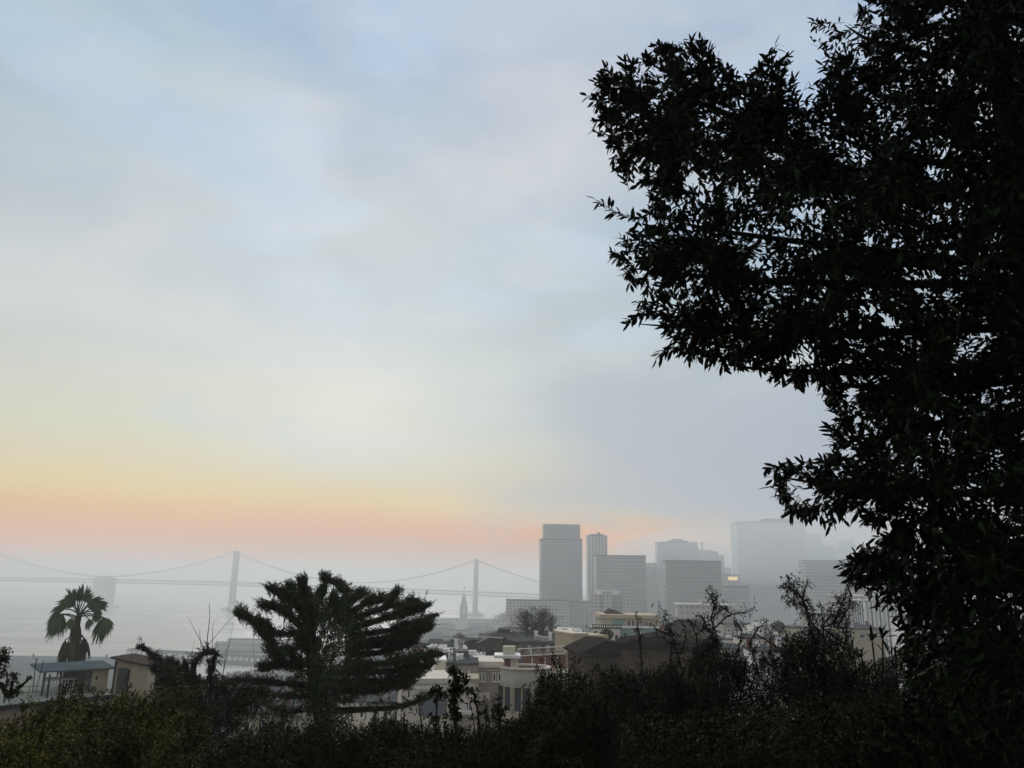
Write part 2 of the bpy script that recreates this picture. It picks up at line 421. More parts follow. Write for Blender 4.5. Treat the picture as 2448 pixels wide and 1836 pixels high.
# ------------------------------------------------------------------ suspension bridge
def dk(s): return 75.5 - .0205 * s if s > 0 else 75.5 + 3.0 * (1 - math.exp(s / 350))   # deck height along the bridge, s from the middle tower
P3 = at(559, 1395, 2280)[:2]; P2 = at(1137, 1412, 2120)[:2]
BL = np.linalg.norm(P2 - P3); bd = (P2 - P3) / BL
br = thing('suspension_bridge', 'long hazy suspension bridge crossing the bay with two towers and slung cables', 'bridge', (P3[0], P3[1], 0), math.atan2(bd[1], bd[0]))
S0, S1 = -1500.0, 1500.0
mb = MB()
ss = np.arange(S0, S1 + .1, 12.0)
for a, b in zip(ss[:-1], ss[1:]):
    za, zb = dk(a), dk(b)
    for y in (-9, 9):
        mb.bar((a, y, za - .6), (b, y, zb - .6), 1.5, n=4); mb.bar((a, y, za - 9.5), (b, y, zb - 9.5), 1.5, n=4)
        mb.bar((a, y, za), (a, y, za - 9.5), .38, n=4)
        mb.bar((a, y, za - 9.5) if int(a / 12) % 2 else (a, y, za), (b, y, zb) if int(a / 12) % 2 else (b, y, zb - 9.5), .42, n=4)
    mb.add([(a, -9, za + .3), (b, -9, zb + .3), (b, 9, zb + .3), (a, 9, za + .3), (a, -9, za - .8), (b, -9, zb - .8), (b, 9, zb - .8), (a, 9, za - .8)], [(0, 1, 2, 3), (7, 6, 5, 4), (0, 4, 5, 1), (2, 6, 7, 3)])
    mb.add([(a, -9, za - 9), (b, -9, zb - 9), (b, 9, zb - 9), (a, 9, za - 9)], [(0, 1, 2, 3)])
mb.build('deck', M['steel'], br)
def btower(s, top):
    t = MB()
    for y in (-9.4, 9.4):
        for z0, z1, w0, w1 in ((6, dk(s) - 12, 4.2, 3.4), (dk(s) - 12, top, 3.4, 2.6)):
            t.add([(s + sx * w / 1.0, y + sy * 2.0, z) for z, w in ((z0, w0), (z1, w1)) for sx, sy in ((-1, -1), (1, -1), (1, 1), (-1, 1))],
                  [(0, 3, 2, 1), (4, 5, 6, 7), (0, 1, 5, 4), (1, 2, 6, 5), (2, 3, 7, 6), (3, 0, 4, 7)])
    lv = [12, 38, dk(s) - 14, dk(s) + 14, (dk(s) + top) / 2 + 8, top - 4]
    for a, b in zip(lv[:-1], lv[1:]):
        for k in (-1.9, 1.9):
            t.bar((s + k, -8, a), (s + k, 8, b), 1.0, n=4); t.bar((s + k, 8, a), (s + k, -8, b), 1.0, n=4)
    for z in lv: t.box(s - 2.7, s + 2.7, -8, 8, z - 1.6, z + 1.6)
    for y in (-9.4, 9.4): t.box(s - 3.2, s + 3.2, y - 2.6, y + 2.6, top - .1, top + 2)
    o = t.build('bridge_tower', M['steel'], br)
    p = MB(); p.poly([(s - 17, -22), (s + 17, -22), (s + 22, -10), (s + 22, 10), (s + 17, 22), (s - 17, 22), (s - 22, 10), (s - 22, -10)], -3, 6.5)
    p.box(s - 11, s + 11, -16, 16, 6.5, 10)
    p.build('pier', M['concrete'], o)
btower(0, 158); btower(BL, 141)
pa_ = at(238, 1410, 2360)[:2]; SA = float((pa_ - P3) @ bd)
a_ = MB(); a_.prism([(SA - 32, -3), (SA + 32, -3), (SA + 27, 12), (SA + 25, dk(SA) + 4), (SA - 25, dk(SA) + 4), (SA - 27, 12)], -16, 16)
a_.box(SA - 16, SA + 16, -13, 13, dk(SA) + 4, dk(SA) + 9); a_.box(SA - 44, SA + 44, -22, 22, -3, 4)
a_.build('anchorage', M['concrete'], br)
def cable(s0, z0, s1, z1, low, y):
    c = MB(); n = 40; pts = []
    for i in range(n + 1):
        t = i / n; z = z0 + (z1 - z0) * t - 4 * low * t * (1 - t)
        pts.append((s0 + (s1 - s0) * t, y, z))
    c.tube(pts, [.62] * (n + 1), n=6)
    for i in range(1, n):
        if pts[i][2] > dk(pts[i][0]) + 1: c.bar(pts[i], (pts[i][0], y, dk(pts[i][0])), .16, n=3)
    c.build('main_cable', M['steel'], br)
for y in (-9.5, 9.5):
    cable(0, 158, BL, 141, 70, y); cable(SA, dk(SA) + 6, 0, 158, 14, y); cable(BL, 141, BL + 352, dk(BL + 352) + 4, 14, y)
    cable(SA * 2, 158, SA, dk(SA) + 6, 14, y); cable(SA * 2 - 704, 158, SA * 2, 158, 70, y)

# ------------------------------------------------------------------ building helper: a block seen between u0 and u1 with its top front edge at v
class H:
    def __init__(s, name, label, cat, u0, u1, vt, depth, thick, yaw=0.0, zb=None, group=None):
        um = (u0 + u1) / 2
        a, b, c = at(u0, vt, depth), at(u1, vt, depth), at(um, vt, depth)
        s.yaw = rad(yaw); s.w = abs(b[0] - a[0]) / max(.35, math.cos(s.yaw) + 0.0)
        s.t = thick; s.top = float(c[2])
        back = np.array([-math.sin(s.yaw), math.cos(s.yaw)])
        px = c[:2] + back * thick / 2
        s.zb = float(gz(px[0], px[1])) - 1.0 if zb is None else zb
        s.h = s.top - s.zb
        s.root = thing(name, label, cat, (px[0], px[1], s.zb), s.yaw, group)
        s.face = -thick / 2
    def loc(s, p):
        d = np.array(p) - np.array(s.root.location); c_, s_ = math.cos(-s.yaw), math.sin(-s.yaw)
        return np.array([d[0] * c_ - d[1] * s_, d[0] * s_ + d[1] * c_, d[2]])
    def uv(s, u, v, y=None):
        """local point of the pixel on the front plane (or on the plane local y)"""
        y = s.face if y is None else y
        o = s.loc(EYE); r = s.loc(EYE + ray(u, v)) - o
        return o + r * ((y - o[1]) / r[1])
    def body(s, name, m, **k): return box(name, -s.w / 2, s.w / 2, -s.t / 2, s.t / 2, 0, s.h, m, s.root)
    def rect(s, name, u0, v0, u1, v1, m, d0, d1, parent=None):
        """a block on the front, from d0 behind the plane to d1 proud of it"""
        a, b = s.uv(u0, v1), s.uv(u1, v0)
        return box(name, min(a[0], b[0]), max(a[0], b[0]), s.face - d1, s.face + d0, min(a[2], b[2]), max(a[2], b[2]), m, parent or s.root)
    def window(s, u0, v0, u1, v1, fm, gm, fw=.12, bars=0, sill=True, name='window'):
        a, b = s.uv(u0, v1), s.uv(u1, v0); x0, x1, z0, z1 = a[0], b[0], a[2], b[2]; f = s.face
        q = MB()
        q.box(x0, x0 + fw, f - .07, f - .002, z0, z1); q.box(x1 - fw, x1, f - .07, f - .002, z0, z1)
        q.box(x0 + fw, x1 - fw, f - .068, f - .002, z1 - fw, z1); q.box(x0 + fw, x1 - fw, f - .068, f - .002, z0, z0 + fw)
        for k in range(bars):
            xx = x0 + (x1 - x0) * (k + 1) / (bars + 1); q.box(xx - fw / 3, xx + fw / 3, f - .06, f - .002, z0 + fw, z1 - fw)
        if sill: q.box(x0 - fw * .7, x1 + fw * .7, f - .14, f - .003, z0 - fw * .7, z0 - .003)
        w = q.build(name, fm, s.root)
        box('pane', x0 + fw + .002, x1 - fw - .002, f - .03, f - .001, z0 + fw + .002, z1 - fw - .002, gm, w)
        return w
    def clutter(s, n=4, seed=1, tall=1.0):
        """vents, pipes, chimneys and hatches on a flat roof"""
        r_ = random.Random(seed + int(s.w * 100)); top = s.h + .4
        for i in range(n):
            x = r_.uniform(-s.w * .45, s.w * .45); y = r_.uniform(-s.t * .42, s.t * .2); k = r_.choice(('vent', 'vent', 'chimney', 'hatch')); q = MB()
            if k == 'vent': q.bar((x, y, top - .1), (x, y, top + .6 * tall), .1 * tall, n=6); q.bar((x, y, top + .6 * tall), (x, y, top + .78 * tall), .2 * tall, .14 * tall, n=8); m = M['metal']
            elif k == 'chimney': q.box(x - .3, x + .3, y - .3, y + .3, top - .1, top + 1.1 * tall); q.box(x - .36, x + .36, y - .36, y + .36, top + 1.1 * tall + .002, top + 1.2 * tall); m = r_.choice((M['white'], M['red'], M['tan']))
            else: q.box(x - .6, x + .6, y - .5, y + .5, top - .1, top + .55 * tall); m = r_.choice((M['concrete'], M['greyroof'], M['white']))
            q.build(k, m, s.root)
    def flat_roof(s, m, over=.25, hgt=.35, parapet=0.0, pm=None):
        r = MB().box(-s.w / 2 - over, s.w / 2 + over, -s.t / 2 - over, s.t / 2 + over, s.h + .003, s.h + hgt)
        o = r.build('roof', m, s.root)
        return o
    def gable(s, m, rise, over=.4, axis='x'):
        w, t = (s.w / 2 + over, s.t / 2 + over)
        if axis == 'x':   # ridge along the front
            r = MB().prism([(-t, s.h), (t, s.h), (0, s.h + rise)], -w, w)
            r.v = [(y, x, z) for (x, y, z) in r.v]; r.f = [f[::-1] for f in r.f]
        else:
            r = MB().prism([(-w, s.h), (w, s.h), (0, s.h + rise)], -t, t)
        return r.build('roof', m, s.root)
    def hip(s, m, rise, over=.4, k=.45):
        w, t = s.w / 2 + over, s.t / 2 + over; q = MB(); h = s.h
        q.add([(-w, -t, h), (w, -t, h), (w, t, h), (-w, t, h), (-w * k, 0, h + rise), (w * k, 0, h + rise)], [(0, 1, 5, 4), (1, 2, 5), (2, 3, 4, 5), (3, 0, 4), (3, 2, 1, 0)])
        return q.build('roof', m, s.root)

# ------------------------------------------------------------------ downtown towers
def tower(label, u0, u1, vt, depth, thick, yaw, m, stages=(), pent=(), zb=0.0, group=None, name='office_tower', cat='tower'):
    """stages: (u0, u1, v) narrower stages above; pent: roof boxes (u0, u1, v)"""
    h = H(name, label, cat, u0, u1, vt, depth, thick, yaw, zb, group)
    h.body('tower_shaft', m)
    box('parapet', -h.w / 2 - .3, h.w / 2 + .3, -h.t / 2 - .3, h.t / 2 + .3, h.h + .01, h.h + 1.4, M['greyroof'], h.root)
    z = h.h + 1.4
    for i, (a, b, v) in enumerate(list(stages) + list(pent)):
        p, q = h.uv(a, v), h.uv(b, v); st = i < len(stages); k = 2.0 if st else h.t * .3
        box('upper_stage' if st else 'penthouse', p[0], q[0], -h.t / 2 + (1.5 + i if st else h.t * .22), h.t / 2 - (2 if st else h.t * .25), (z if st else h.h + 1.41) + .01, p[2], m if st else M['greyroof'], h.root)
        if st: z = p[2]
    return h
t1 = tower('tall slate office slab left of the skyline with a narrower upper stage', 1294, 1392, 1291, 1000, 26, 3, M['t1'], stages=[(1301, 1387, 1252)])
t2 = tower('slim pale tower with vertical white piers behind the slate slab', 1405, 1452, 1282, 1150, 24, 0, M['t2'], pent=[(1413, 1444, 1276), (1430, 1436, 1272)])
t3 = tower('broad flat topped office block with horizontal bands beside the slim pale tower', 1422, 1543, 1330, 940, 26, -4, M['t3'], pent=[(1455, 1478, 1327), (1500, 1530, 1328)])
box('corner_pier', -t3.w / 2 - .8, -t3.w / 2 + 1.6, -t3.t / 2 - .8, -t3.t / 2 - .01, 0, t3.h - .5, M['white'], t3.root)
tower('low hazy tower filling the gap between two broader blocks', 1540, 1578, 1349, 1250, 30, 0, M['t4'], pent=[(1556, 1570, 1345)])
tower('wide grey tower with a stepped penthouse and thin antennas', 1573, 1668, 1298, 1220, 34, -3, M['t4'], pent=[(1600, 1645, 1291), (1612, 1632, 1287)])
t6 = tower('dark square topped tower standing in front of the wide grey tower', 1592, 1722, 1343, 860, 30, -5, M['t5'])
t7 = tower('stepped grey tower with a single mast on its roof', 1664, 1703, 1317, 1270, 30, -3, M['t4'], pent=[(1668, 1690, 1315)])
mp_ = t7.uv(1679, 1317, 0); q_ = MB(); q_.bar((mp_[0], 0, t7.h), (mp_[0], 0, t7.h + 14), .9, .9, n=6); q_.box(mp_[0] - 2.4, mp_[0] + 2.4, -1, 1, t7.h + 10, t7.h + 13.4); q_.box(mp_[0] - 1.6, mp_[0] + 1.6, -1.2, 1.2, t7.h + 4, t7.h + 6); q_.build('mast', M['greyroof'], t7.root)
tower('narrow shoulder block just right of the mast tower', 1703, 1717, 1321, 1240, 24, -3, M['t4'])
tower('lower stepped block right of the shoulder block', 1716, 1731, 1330, 1230, 30, -3, M['t4'])
tower('squat block stepping down toward the gap before the giant tower', 1729, 1748, 1359, 1300, 30, 0, M['t4'])
t8 = tower('small office block with one lit strip of windows below the giant tower', 1738, 1768, 1376, 1150, 24, 0, M['t4'])
t8.rect('lit_window', 1741, 1379, 1763, 1387, M['lit'], 0, .5)
t9 = tower('giant hazy tower with bay windows, its top fading into fog', 1763, 1921, 1250, 1330, 56, -4, M['t6'], pent=[(1795, 1900, 1244), (1830, 1912, 1238)])
for k in range(9):
    x = -t9.w / 2 + (k + .5) * t9.w / 9; box('bay', x - 3.4, x + 3.4, -t9.t / 2 - 2.2, -t9.t / 2 - .01, 6, t9.h - 4 - 6 * (k % 3), M['t6'], t9.root)
tower('pale faded tower with two setbacks right of the giant tower', 1921, 1964, 1277, 1450, 40, 0, M['t6'])
tower('faded broad block beneath the pale setback tower', 1950, 1998, 1306, 1500, 40, 0, M['t4'])
th = H('office_tower', 'faded slender tower with one rounded shoulder against the fog', 'tower', 1996, 2046, 1290, 1480, 30, 0, 0.0)
w = th.w / 2; th_ = MB().prism([(-w, 0), (w, 0)] + [(w * (1 - .35 * (1 - math.cos(t))), th.h - 22 + 22 * math.sin(t)) for t in np.linspace(0, math.pi / 2, 8)] + [(-w * .1, th.h), (-w * .1, th.h - 12), (-w, th.h - 18)], -15, 15)
th_.build('tower_shaft', M['t4'], th.root)
tower('faint tower glimpsed between the dark leaves', 2092, 2122, 1314, 1550, 30, 0, M['t4'])
tower('hidden tower showing in slivers behind the leafy branch', 2040, 2094, 1352, 1500, 30, 0, M['t4'])
tower('grey block seen low behind the pale round cornered slab', 1728, 1790, 1404, 900, 20, 0, M['t4'])
tower('broad mid rise behind the shoots, horizontal bands of glass', 1925, 2040, 1342, 1000, 26, -4, M['t3'])

# apartment slabs nearer the water
ap = tower('long pale apartment slab with rows of small windows, behind the bare trees', 1211, 1360, 1437, 800, 15, 2, M['t7'], pent=[(1290, 1356, 1433), (1222, 1240, 1435)], name='apartment_block', cat='apartments')
tower('dark narrow block squeezed behind the end of the pale apartment slab', 1358, 1412, 1440, 860, 20, 0, M['t5'], name='apartment_block', cat='apartments')
a3 = H('apartment_block', 'apartment tower with three white window columns and dark strips between', 'apartments', 1412, 1505, 1421, 700, 18, 0, 0.0)
a3.body('tower_shaft', M['t5'])
for u0, u1, vt in ((1413, 1433, 1419), (1440, 1463, 1413), (1487, 1506, 1421)):
    p, q = a3.uv(u0, vt), a3.uv(u1, vt); box('window_column', p[0], q[0], -a3.t / 2 - 2, -a3.t / 2 - .01, 0, p[2], M['t7'], a3.root)
box('penthouse', *(lambda p, q: (p[0], q[0]))(a3.uv(1431, 1411), a3.uv(1480, 1411)), -6, 6, a3.h + .01, a3.uv(1440, 1411)[2], M['white'], a3.root)
sl = H('apartment_block', 'low pink toned slab with a rounded end above dark roofs', 'apartments', 1621, 1752, 1447, 470, 16, -6, None)
sl.body('wall', M['t7b']); sl.flat_roof(M['white'], .5, .8)
box('penthouse', -2, 7, -3, 3, sl.h + .81, sl.h + 3, M['t7b'], sl.root)
f1 = H('apartment_block', 'bright building with white vertical fins half hidden by leaves', 'apartments', 2068, 2190, 1437, 430, 20, -4, None)
f1.body('wall', M['fin']); f1.flat_roof(M['white'], .4, .7)
for k in range(14):
    x = -f1.w / 2 + k * f1.w / 13; box('fin', x - .45, x + .45, -f1.t / 2 - .9, -f1.t / 2 - .01, 0, f1.h - .6, M['white'], f1.root)
f2 = H('apartment_block', 'pale grid fronted block beside the finned building', 'apartments', 2004, 2066, 1424, 450, 18, -4, None)
f2.body('wall', M['t7b']); f2.flat_roof(M['white'], .4, .7)
tower('slim pale tower rising behind the grid fronted block', 2044, 2062, 1386, 520, 10, 0, M['t7'], zb=0, name='apartment_block', cat='apartments')

# ------------------------------------------------------------------ waterfront
def clock_tower():
    c = at(1107, 1500, 1480); x, y = c[0], c[1]
    r = thing('clock_tower', 'slender pale waterfront clock tower in front of the bridge tower', 'clock tower', (x, y, 2), rad(8))
    z = lambda v: float(at(1107, v, 1480)[2]) - 2
    w = 6.6
    box('tower_shaft', -w, w, -w, w, 0, z(1452), M['farpale'], r)
    zc = z(1452)
    cl = MB(); cl.box(-w - .7, w + .7, -w - .7, w + .7, zc + .01, zc + 2); cl.build('cornice', M['concrete'], r)
    box('belfry', -5.2, 5.2, -5.2, 5.2, zc + 2.01, z(1437), M['farpale'], r)
    fc = MB(); fc.lathe([(0, 0), (3.6, 0), (3.6, .4), (0, .4)], 20); fc.v = [(p[0], -w - .42 + p[2], p[1] + zc - 6) for p in fc.v]; fc.build('clock_face', M['white'], r)
    z0 = z(1437)
    box('lantern', -3.6, 3.6, -3.6, 3.6, z0 + .01, z(1428), M['concrete'], r)
    s = MB(); s.lathe([(3.9, z(1428)), (3.2, z(1428) + 1), (2.2, z(1423)), (.3, z(1419))], 12); s.build('dome', M['concrete'], r)
    f = MB(); f.bar((0, 0, z(1420)), (0, 0, z(1404)), .3, .18); f.box(0, 2.6, -.05, .05, z(1406), z(1404)); f.build('flagpole', M['metal'], r)
    hall = thing('ferry_hall', 'long low terminal building at the foot of the clock tower', 'building', (x, y + 15, 2), rad(8))
    box('wall', -75, 75, -9, 14, 0, 13, M['farpale'], hall)
    g = MB().prism([(-10, 13.01), (15, 13.01), (2.5, 17)], -76, 76); g.v = [(p[1], p[0], p[2]) for p in g.v]; g.f = [k[::-1] for k in g.f]; g.build('roof', M['greyroof'], hall)
clock_tower()

def pier_shed(label, ua, va, ub, vb, hgt, wid, roofm, arches=0, rise=3.0, name='pier_shed', base=2.6, wallm='pier'):
    """long shed from pixel a to pixel b, both on the water line"""
    a = on_z(ua, va, 0.0); b = on_z(ub, vb, 0.0); d = b[:2] - a[:2]; L = float(np.linalg.norm(d)); c = (a + b) / 2
    r = thing(name, label, 'pier', (c[0], c[1], 0), math.atan2(d[1], d[0]))
    dk_ = MB(); dk_.box(-L / 2 - 4, L / 2 + 4, -wid / 2 - 4, wid / 2 + 4, base - .9, base)
    n = int(L / 9)
    for k in range(n + 1):
        x = -L / 2 + k * L / n
        for y in (-wid / 2 - 3, wid / 2 + 3): dk_.box(x - .5, x + .5, y - .5, y + .5, -3, base - .91)
    dk_.build('pier_deck', M['pierdark'], r)
    box('wall', -L / 2, L / 2, -wid / 2, wid / 2, base + .01, base + hgt, M[wallm], r)
    g = MB().prism([(-wid / 2 - .6, base + hgt + .01), (wid / 2 + .6, base + hgt + .01), (wid / 5, base + hgt + rise), (-wid / 5, base + hgt + rise)], -L / 2 - .6, L / 2 + .6)
    g.v = [(p[1], p[0], p[2]) for p in g.v]; g.f = [k[::-1] for k in g.f]; g.build('roof', roofm, r)
    for k in range(arches):
        x = -L / 2 + (k + .5) * L / arches; w2 = L / arches * .27
        q = MB().prism([(x - w2, base + .2), (x + w2, base + .2)] + [(x + w2 * math.cos(t), base + hgt * .62 + w2 * .6 * math.sin(t)) for t in np.linspace(0, math.pi, 7)], -wid / 2 - .12, -wid / 2 - .01)
        q.build('archway', M['white'], r)
    return r
pier_shed('long pier shed with a row of pale arches, reaching out past the dark conifer', 312, 1570, 760, 1597, 4.6, 12, M['pierdark'], 34, 1.2)
pier_shed('grey two level pier building on the water behind the bare twigs', 520, 1557, 700, 1560, 6.5, 26, M['blueroof'], 0, 1.6, wallm='farpale')
pier_shed('low white upper hall set back on the far side of the two level pier building', 545, 1553, 700, 1556, 8.5, 10, M['pierdark'], 0, 1.0, wallm='white')
pier_shed('thin white roofed pier building beyond the two level one', 552, 1543, 690, 1546, 5.0, 16, M['blueroof'], 0, 1.2, wallm='farpale')
# the broad arched roof of the shore shed at the left
a = on_z(-60, 1622, 3.0); b = on_z(300, 1626, 3.0)
d = b[:2] - a[:2]; L = float(np.linalg.norm(d)); c = (a + b) / 2
r = thing('warehouse', 'long grey blue warehouse roof at the shore behind the palm', 'warehouse', (c[0], c[1], 2.5), math.atan2(d[1], d[0]))
box('wall', -L / 2, L / 2, -14, 22, 0, 9, M['pier'], r)
g = MB().prism([(-15, 9.01), (23, 9.01)] + [(4 + 19 * math.cos(t), 9.01 + 8 * math.sin(t)) for t in np.linspace(.25, math.pi - .25, 9)], -L / 2 - 1, L / 2 + 1)
g.v = [(p[1], p[0], p[2]) for p in g.v]; g.f = [k[::-1] for k in g.f]; g.build('roof', M['blueroof'], r)
for k, x in enumerate((-30, -12, 8, 27, 41)):
    q = MB(); q.bar((x * L / 110, -6, 14), (x * L / 110, -6, 19.5), .7, .7); q.build('roof_vent', M['metal'], r)

# hazy low buildings and trees along the shore
def town(label, u0, u1, vt, depth, thick, yaw, m, group, roof='flat', rm=None):
    h = H('waterfront_building', label, 'building', u0, u1, vt, depth, thick, yaw, None, group)
    h.body('wall', m)
    if roof == 'flat': h.flat_roof(rm or M['greyroof'], .4, .7)
    elif roof == 'hip': h.hip(rm or M['greyroof'], 3.0, .6)
    else: h.gable(rm or M['greyroof'], 3.0, .5)
    return h
WG = 'hazy low buildings along the waterfront'
k = 0
for u0, u1, vt, d in ((955, 1012, 1497, 1150), (1008, 1052, 1493, 1200), (1052, 1088, 1494, 1120), (1120, 1164, 1490, 1210), (1160, 1212, 1493, 1160), (990, 1030, 1509, 900),
                      (1030, 1074, 1504, 960), (1076, 1122, 1507, 930), (1126, 1170, 1503, 980), (1168, 1222, 1511, 860), (975, 1018, 1523, 700), (1022, 1052, 1520, 740),
                      (1056, 1100, 1522, 690), (1102, 1140, 1519, 760), (1142, 1190, 1523, 720), (985, 1024, 1536, 540), (1030, 1066, 1534, 560), (1068, 1110, 1537, 520),
                      (640, 700, 1618, 560), (700, 760, 1612, 600), (560, 620, 1646, 420), (628, 700, 1650, 400), (705, 790, 1645, 410), (800, 870, 1600, 520), (880, 960, 1565, 600)):
    town('hazy low flat roofed waterfront building among misty trees', u0, u1, vt, d, 14 + 4 * (k % 3), (-12, 0, 8, 4)[k % 4], (M['far'], M['farpale'], M['far'])[k % 3], WG, ('flat', 'flat', 'hip')[k % 3]); k += 1
def hazy_tree(label, u, v0, v1, depth, wpx, group):
    top = at(u, v0, depth); base = at(u, v1, depth); g0 = float(gz(top[0], top[1]))
    r = thing('hazy_tree', label, 'tree', (top[0], top[1], g0), 0, group)
    hgt = top[2] - g0; wm_ = wpx * depth / F / 2
    MB().tube([(0, 0, -.5), (.1 * wm_, 0, hgt * .4), (0, .1 * wm_, hgt * .8)], [wm_ * .08, wm_ * .06, wm_ * .03]).build('trunk', M['bark'], r)
    n = 320; p = rnd(n) * (rng.random((n, 1)) ** .4); ctr = np.array([top[0], top[1], top[2] - wm_ * .95])
    lob = rng.normal(size=(7, 3)) * .45; p = p * .62 + lob[rng.integers(0, 7, n)] * np.array([1, 1, .6])
    P = ctr + p * np.array([wm_, wm_, wm_ * .9]); D = unit(p + np.array([0, 0, .2]))
    V, f = leaf4(P - np.array(r.location), unit(D + rnd(n) * .8), rnd(n), np.full(n, wm_ * .36), np.full(n, wm_ * .26))
    np_mesh('crown', [(V, f, 0)], [M['hazy_tree']], r)
TG = 'hazy round trees near the shore'
for u, v0, d, w in ((560, 1602, 620, 34), (596, 1606, 600, 30), (612, 1600, 650, 26), (530, 1612, 640, 30), (585, 1620, 560, 40), (640, 1606, 640, 36), (1010, 1500, 1050, 26), (1040, 1500, 1000, 24), (1066, 1499, 1050, 22), (1130, 1497, 1080, 24),
                    (1152, 1498, 1040, 26), (1184, 1500, 1000, 28), (1002, 1515, 800, 30), (1050, 1513, 820, 28), (1098, 1514, 800, 30), (1146, 1512, 820, 28), (1200, 1514, 780, 30), (1010, 1528, 620, 34), (1090, 1530, 600, 30)):
    hazy_tree('hazy round tree in the mist near the shore', u, v0, v0 + 40, d, w, TG)
hazy_tree('round misty treetop jutting out beside the end of the pale apartment slab', 1203, 1462, 1500, 1300, 44, None)

# ------------------------------------------------------------------ hillside houses
# low white house with a corner toward the camera
h = H('house', 'low pale house with a white corner post and a wide grey garage front', 'house', 962, 1076, 1634, 88, 8, 10)
h.body('wall', M['cream']); p = MB()
box('parapet', -h.w / 2 - .15, h.w / 2 + .15, -h.t / 2 - .15, h.t / 2 + .15, h.h + .003, h.h + .5, M['cream'], h.root)
h.rect('garage_door', 1000, 1652, 1069, 1712, M['greyglass'], 0, .06); h.rect('corner_post', 1071, 1650, 1075, 1712, M['white'], 0, .16)
h.window(972, 1650, 983, 1670, M['white'], M['glass'], .12); h.rect('band', 964, 1640, 1076, 1648, M['white'], 0, .1)
h = H('house', 'pale parapet walled terrace house adjoining the corner post house', 'house', 1077, 1143, 1630, 93, 5, 3)
h.body('wall', M['cream']); box('parapet', -h.w / 2 - .1, h.w / 2 + .1, -h.t / 2 - .1, h.t / 2 + .1, h.h + .003, h.h + .35, M['tan'], h.root)
h.window(1112, 1676, 1128, 1706, M['white'], M['greyglass'], .15, 1)
box('balcony', -h.w / 2 + .3, h.w / 2 - .6, -h.t / 2 - 1.4, -h.t / 2 - .005, h.h - 3.2, h.h - 2.9, M['white'], h.root)
# cream tower house with the sloping flank
h = H('house', 'cream house with a steeply sloping flank and one slit window', 'house', 1040, 1066, 1583, 102, 6, 6)
h.body('wall', M['cream'])
x0 = h.uv(1027, 1630)[0]; q = MB().prism([(x0, 0), (-h.w / 2 - .005, 0), (-h.w / 2 - .005, h.h - .4), (x0, h.uv(1027, 1628)[2])], -h.t / 2, h.t / 2); q.build('flank', M['white'], h.root)
h.window(1048, 1605, 1055, 1629, M['cream'], M['glass'], .1); box('coping', -h.w / 2 - .1, h.w / 2 + .1, -h.t / 2 - .1, h.t / 2 + .1, h.h + .003, h.h + .3, M['white'], h.root)
h = H('house', 'plain brownish wing between the cream flank and the taupe house', 'house', 1067, 1142, 1590, 106, 8, 3)
h.body('wall', M['taupe']); h.flat_roof(M['greyroof'], .15, .3); h.clutter(4, 2); h.window(1100, 1604, 1106, 1622, M['white'], M['glass'], .1); h.window(1118, 1604, 1124, 1622, M['white'], M['glass'], .1)
for u in (1071, 1077, 1091):
    a, b = h.uv(u, 1592, 0), h.uv(u + 5, 1578, 0); box('chimney', a[0], b[0], -1.5, -.6, h.h + .31, h.h + (1.5 if u != 1091 else .9), M['white'], h.root)
# taupe house with two pairs of white windows
h = H('house', 'taupe sided house with two pairs of white framed windows and a cream cornice', 'house', 1136, 1206, 1596, 110, 9, 4)
h.body('wall', M['taupe'])
cn = MB(); cn.box(-h.w / 2 - .2, h.w / 2 + .2, -h.t / 2 - .3, h.t / 2 + .2, h.h + .003, h.h + .35); cn.box(-h.w / 2 - .05, h.w / 2 + .05, -h.t / 2 - .14, h.t / 2 + .05, h.h + .351, h.h + .75); cn.build('cornice', M['cream'], h.root)
for u0, u1 in ((1144, 1152), (1153, 1161), (1177, 1186.5), (1189.5, 1199)): h.window(u0, 1607.5, u1, 1630, M['white'], M['glass'], .13)
h.rect('ground_storey', 1137, 1656, 1170, 1674, M['white'], 0, .6); h.rect('band', 1138, 1600.5, 1204, 1602.5, M['cream'], 0, .1)
h.window(1176, 1664, 1196, 1690, M['taupe'], M['greyglass'], .15, 1)
# round bayed house
c = at(1258, 1604, 90); zt = float(c[2]); cy = c[1] + 3.2; zb = float(gz(c[0], cy)) - 1
r = thing('round_house', 'tan house with a big rounded bay, curved parapet and dark windows below it', 'house', (c[0], cy, zb), rad(0))
hh = zt - zb; Rr = 2.75; dz = 90 / F
lv = hh - 38 * dz; lo_ = hh - 88 * dz
MB().lathe([(Rr, lv), (Rr, hh), (Rr - .25, hh), (Rr - .25, hh - .9), (0, hh - .9)], 40).build('parapet_drum', M['stone'], r, True)
MB().lathe([(Rr + .1, hh + .005), (Rr + .1, hh + .2), (Rr - .35, hh + .2), (Rr - .35, hh + .005)], 40).build('coping', M['cream'], r)
MB().lathe([(Rr - .02, lo_), (Rr - .02, lv - .01), (0, lv - .01)], 40).build('window_band', M['glass'], r)
MB().lathe([(Rr, 0), (Rr, lo_ - .01), (0, lo_ - .01)], 40).build('base_wall', M['tan'], r, True)
for k, t in enumerate((-2.95, -2.55, -2.1, -1.72, -1.3, -.9, -.45)):
    q = MB(); x, y = (Rr + .04) * math.cos(t), (Rr + .04) * math.sin(t); wdt = .26 if k in (0, 2, 4, 6) else .12
    q.bar((x, y, lo_), (x, y, lv - .005), wdt, wdt, n=8); q.build('column', M['tan'] if k != 0 else M['black'], r)
box('wall', -Rr + .1, 5.5, .6, 8, 0, hh - .5, M['tan'], r)
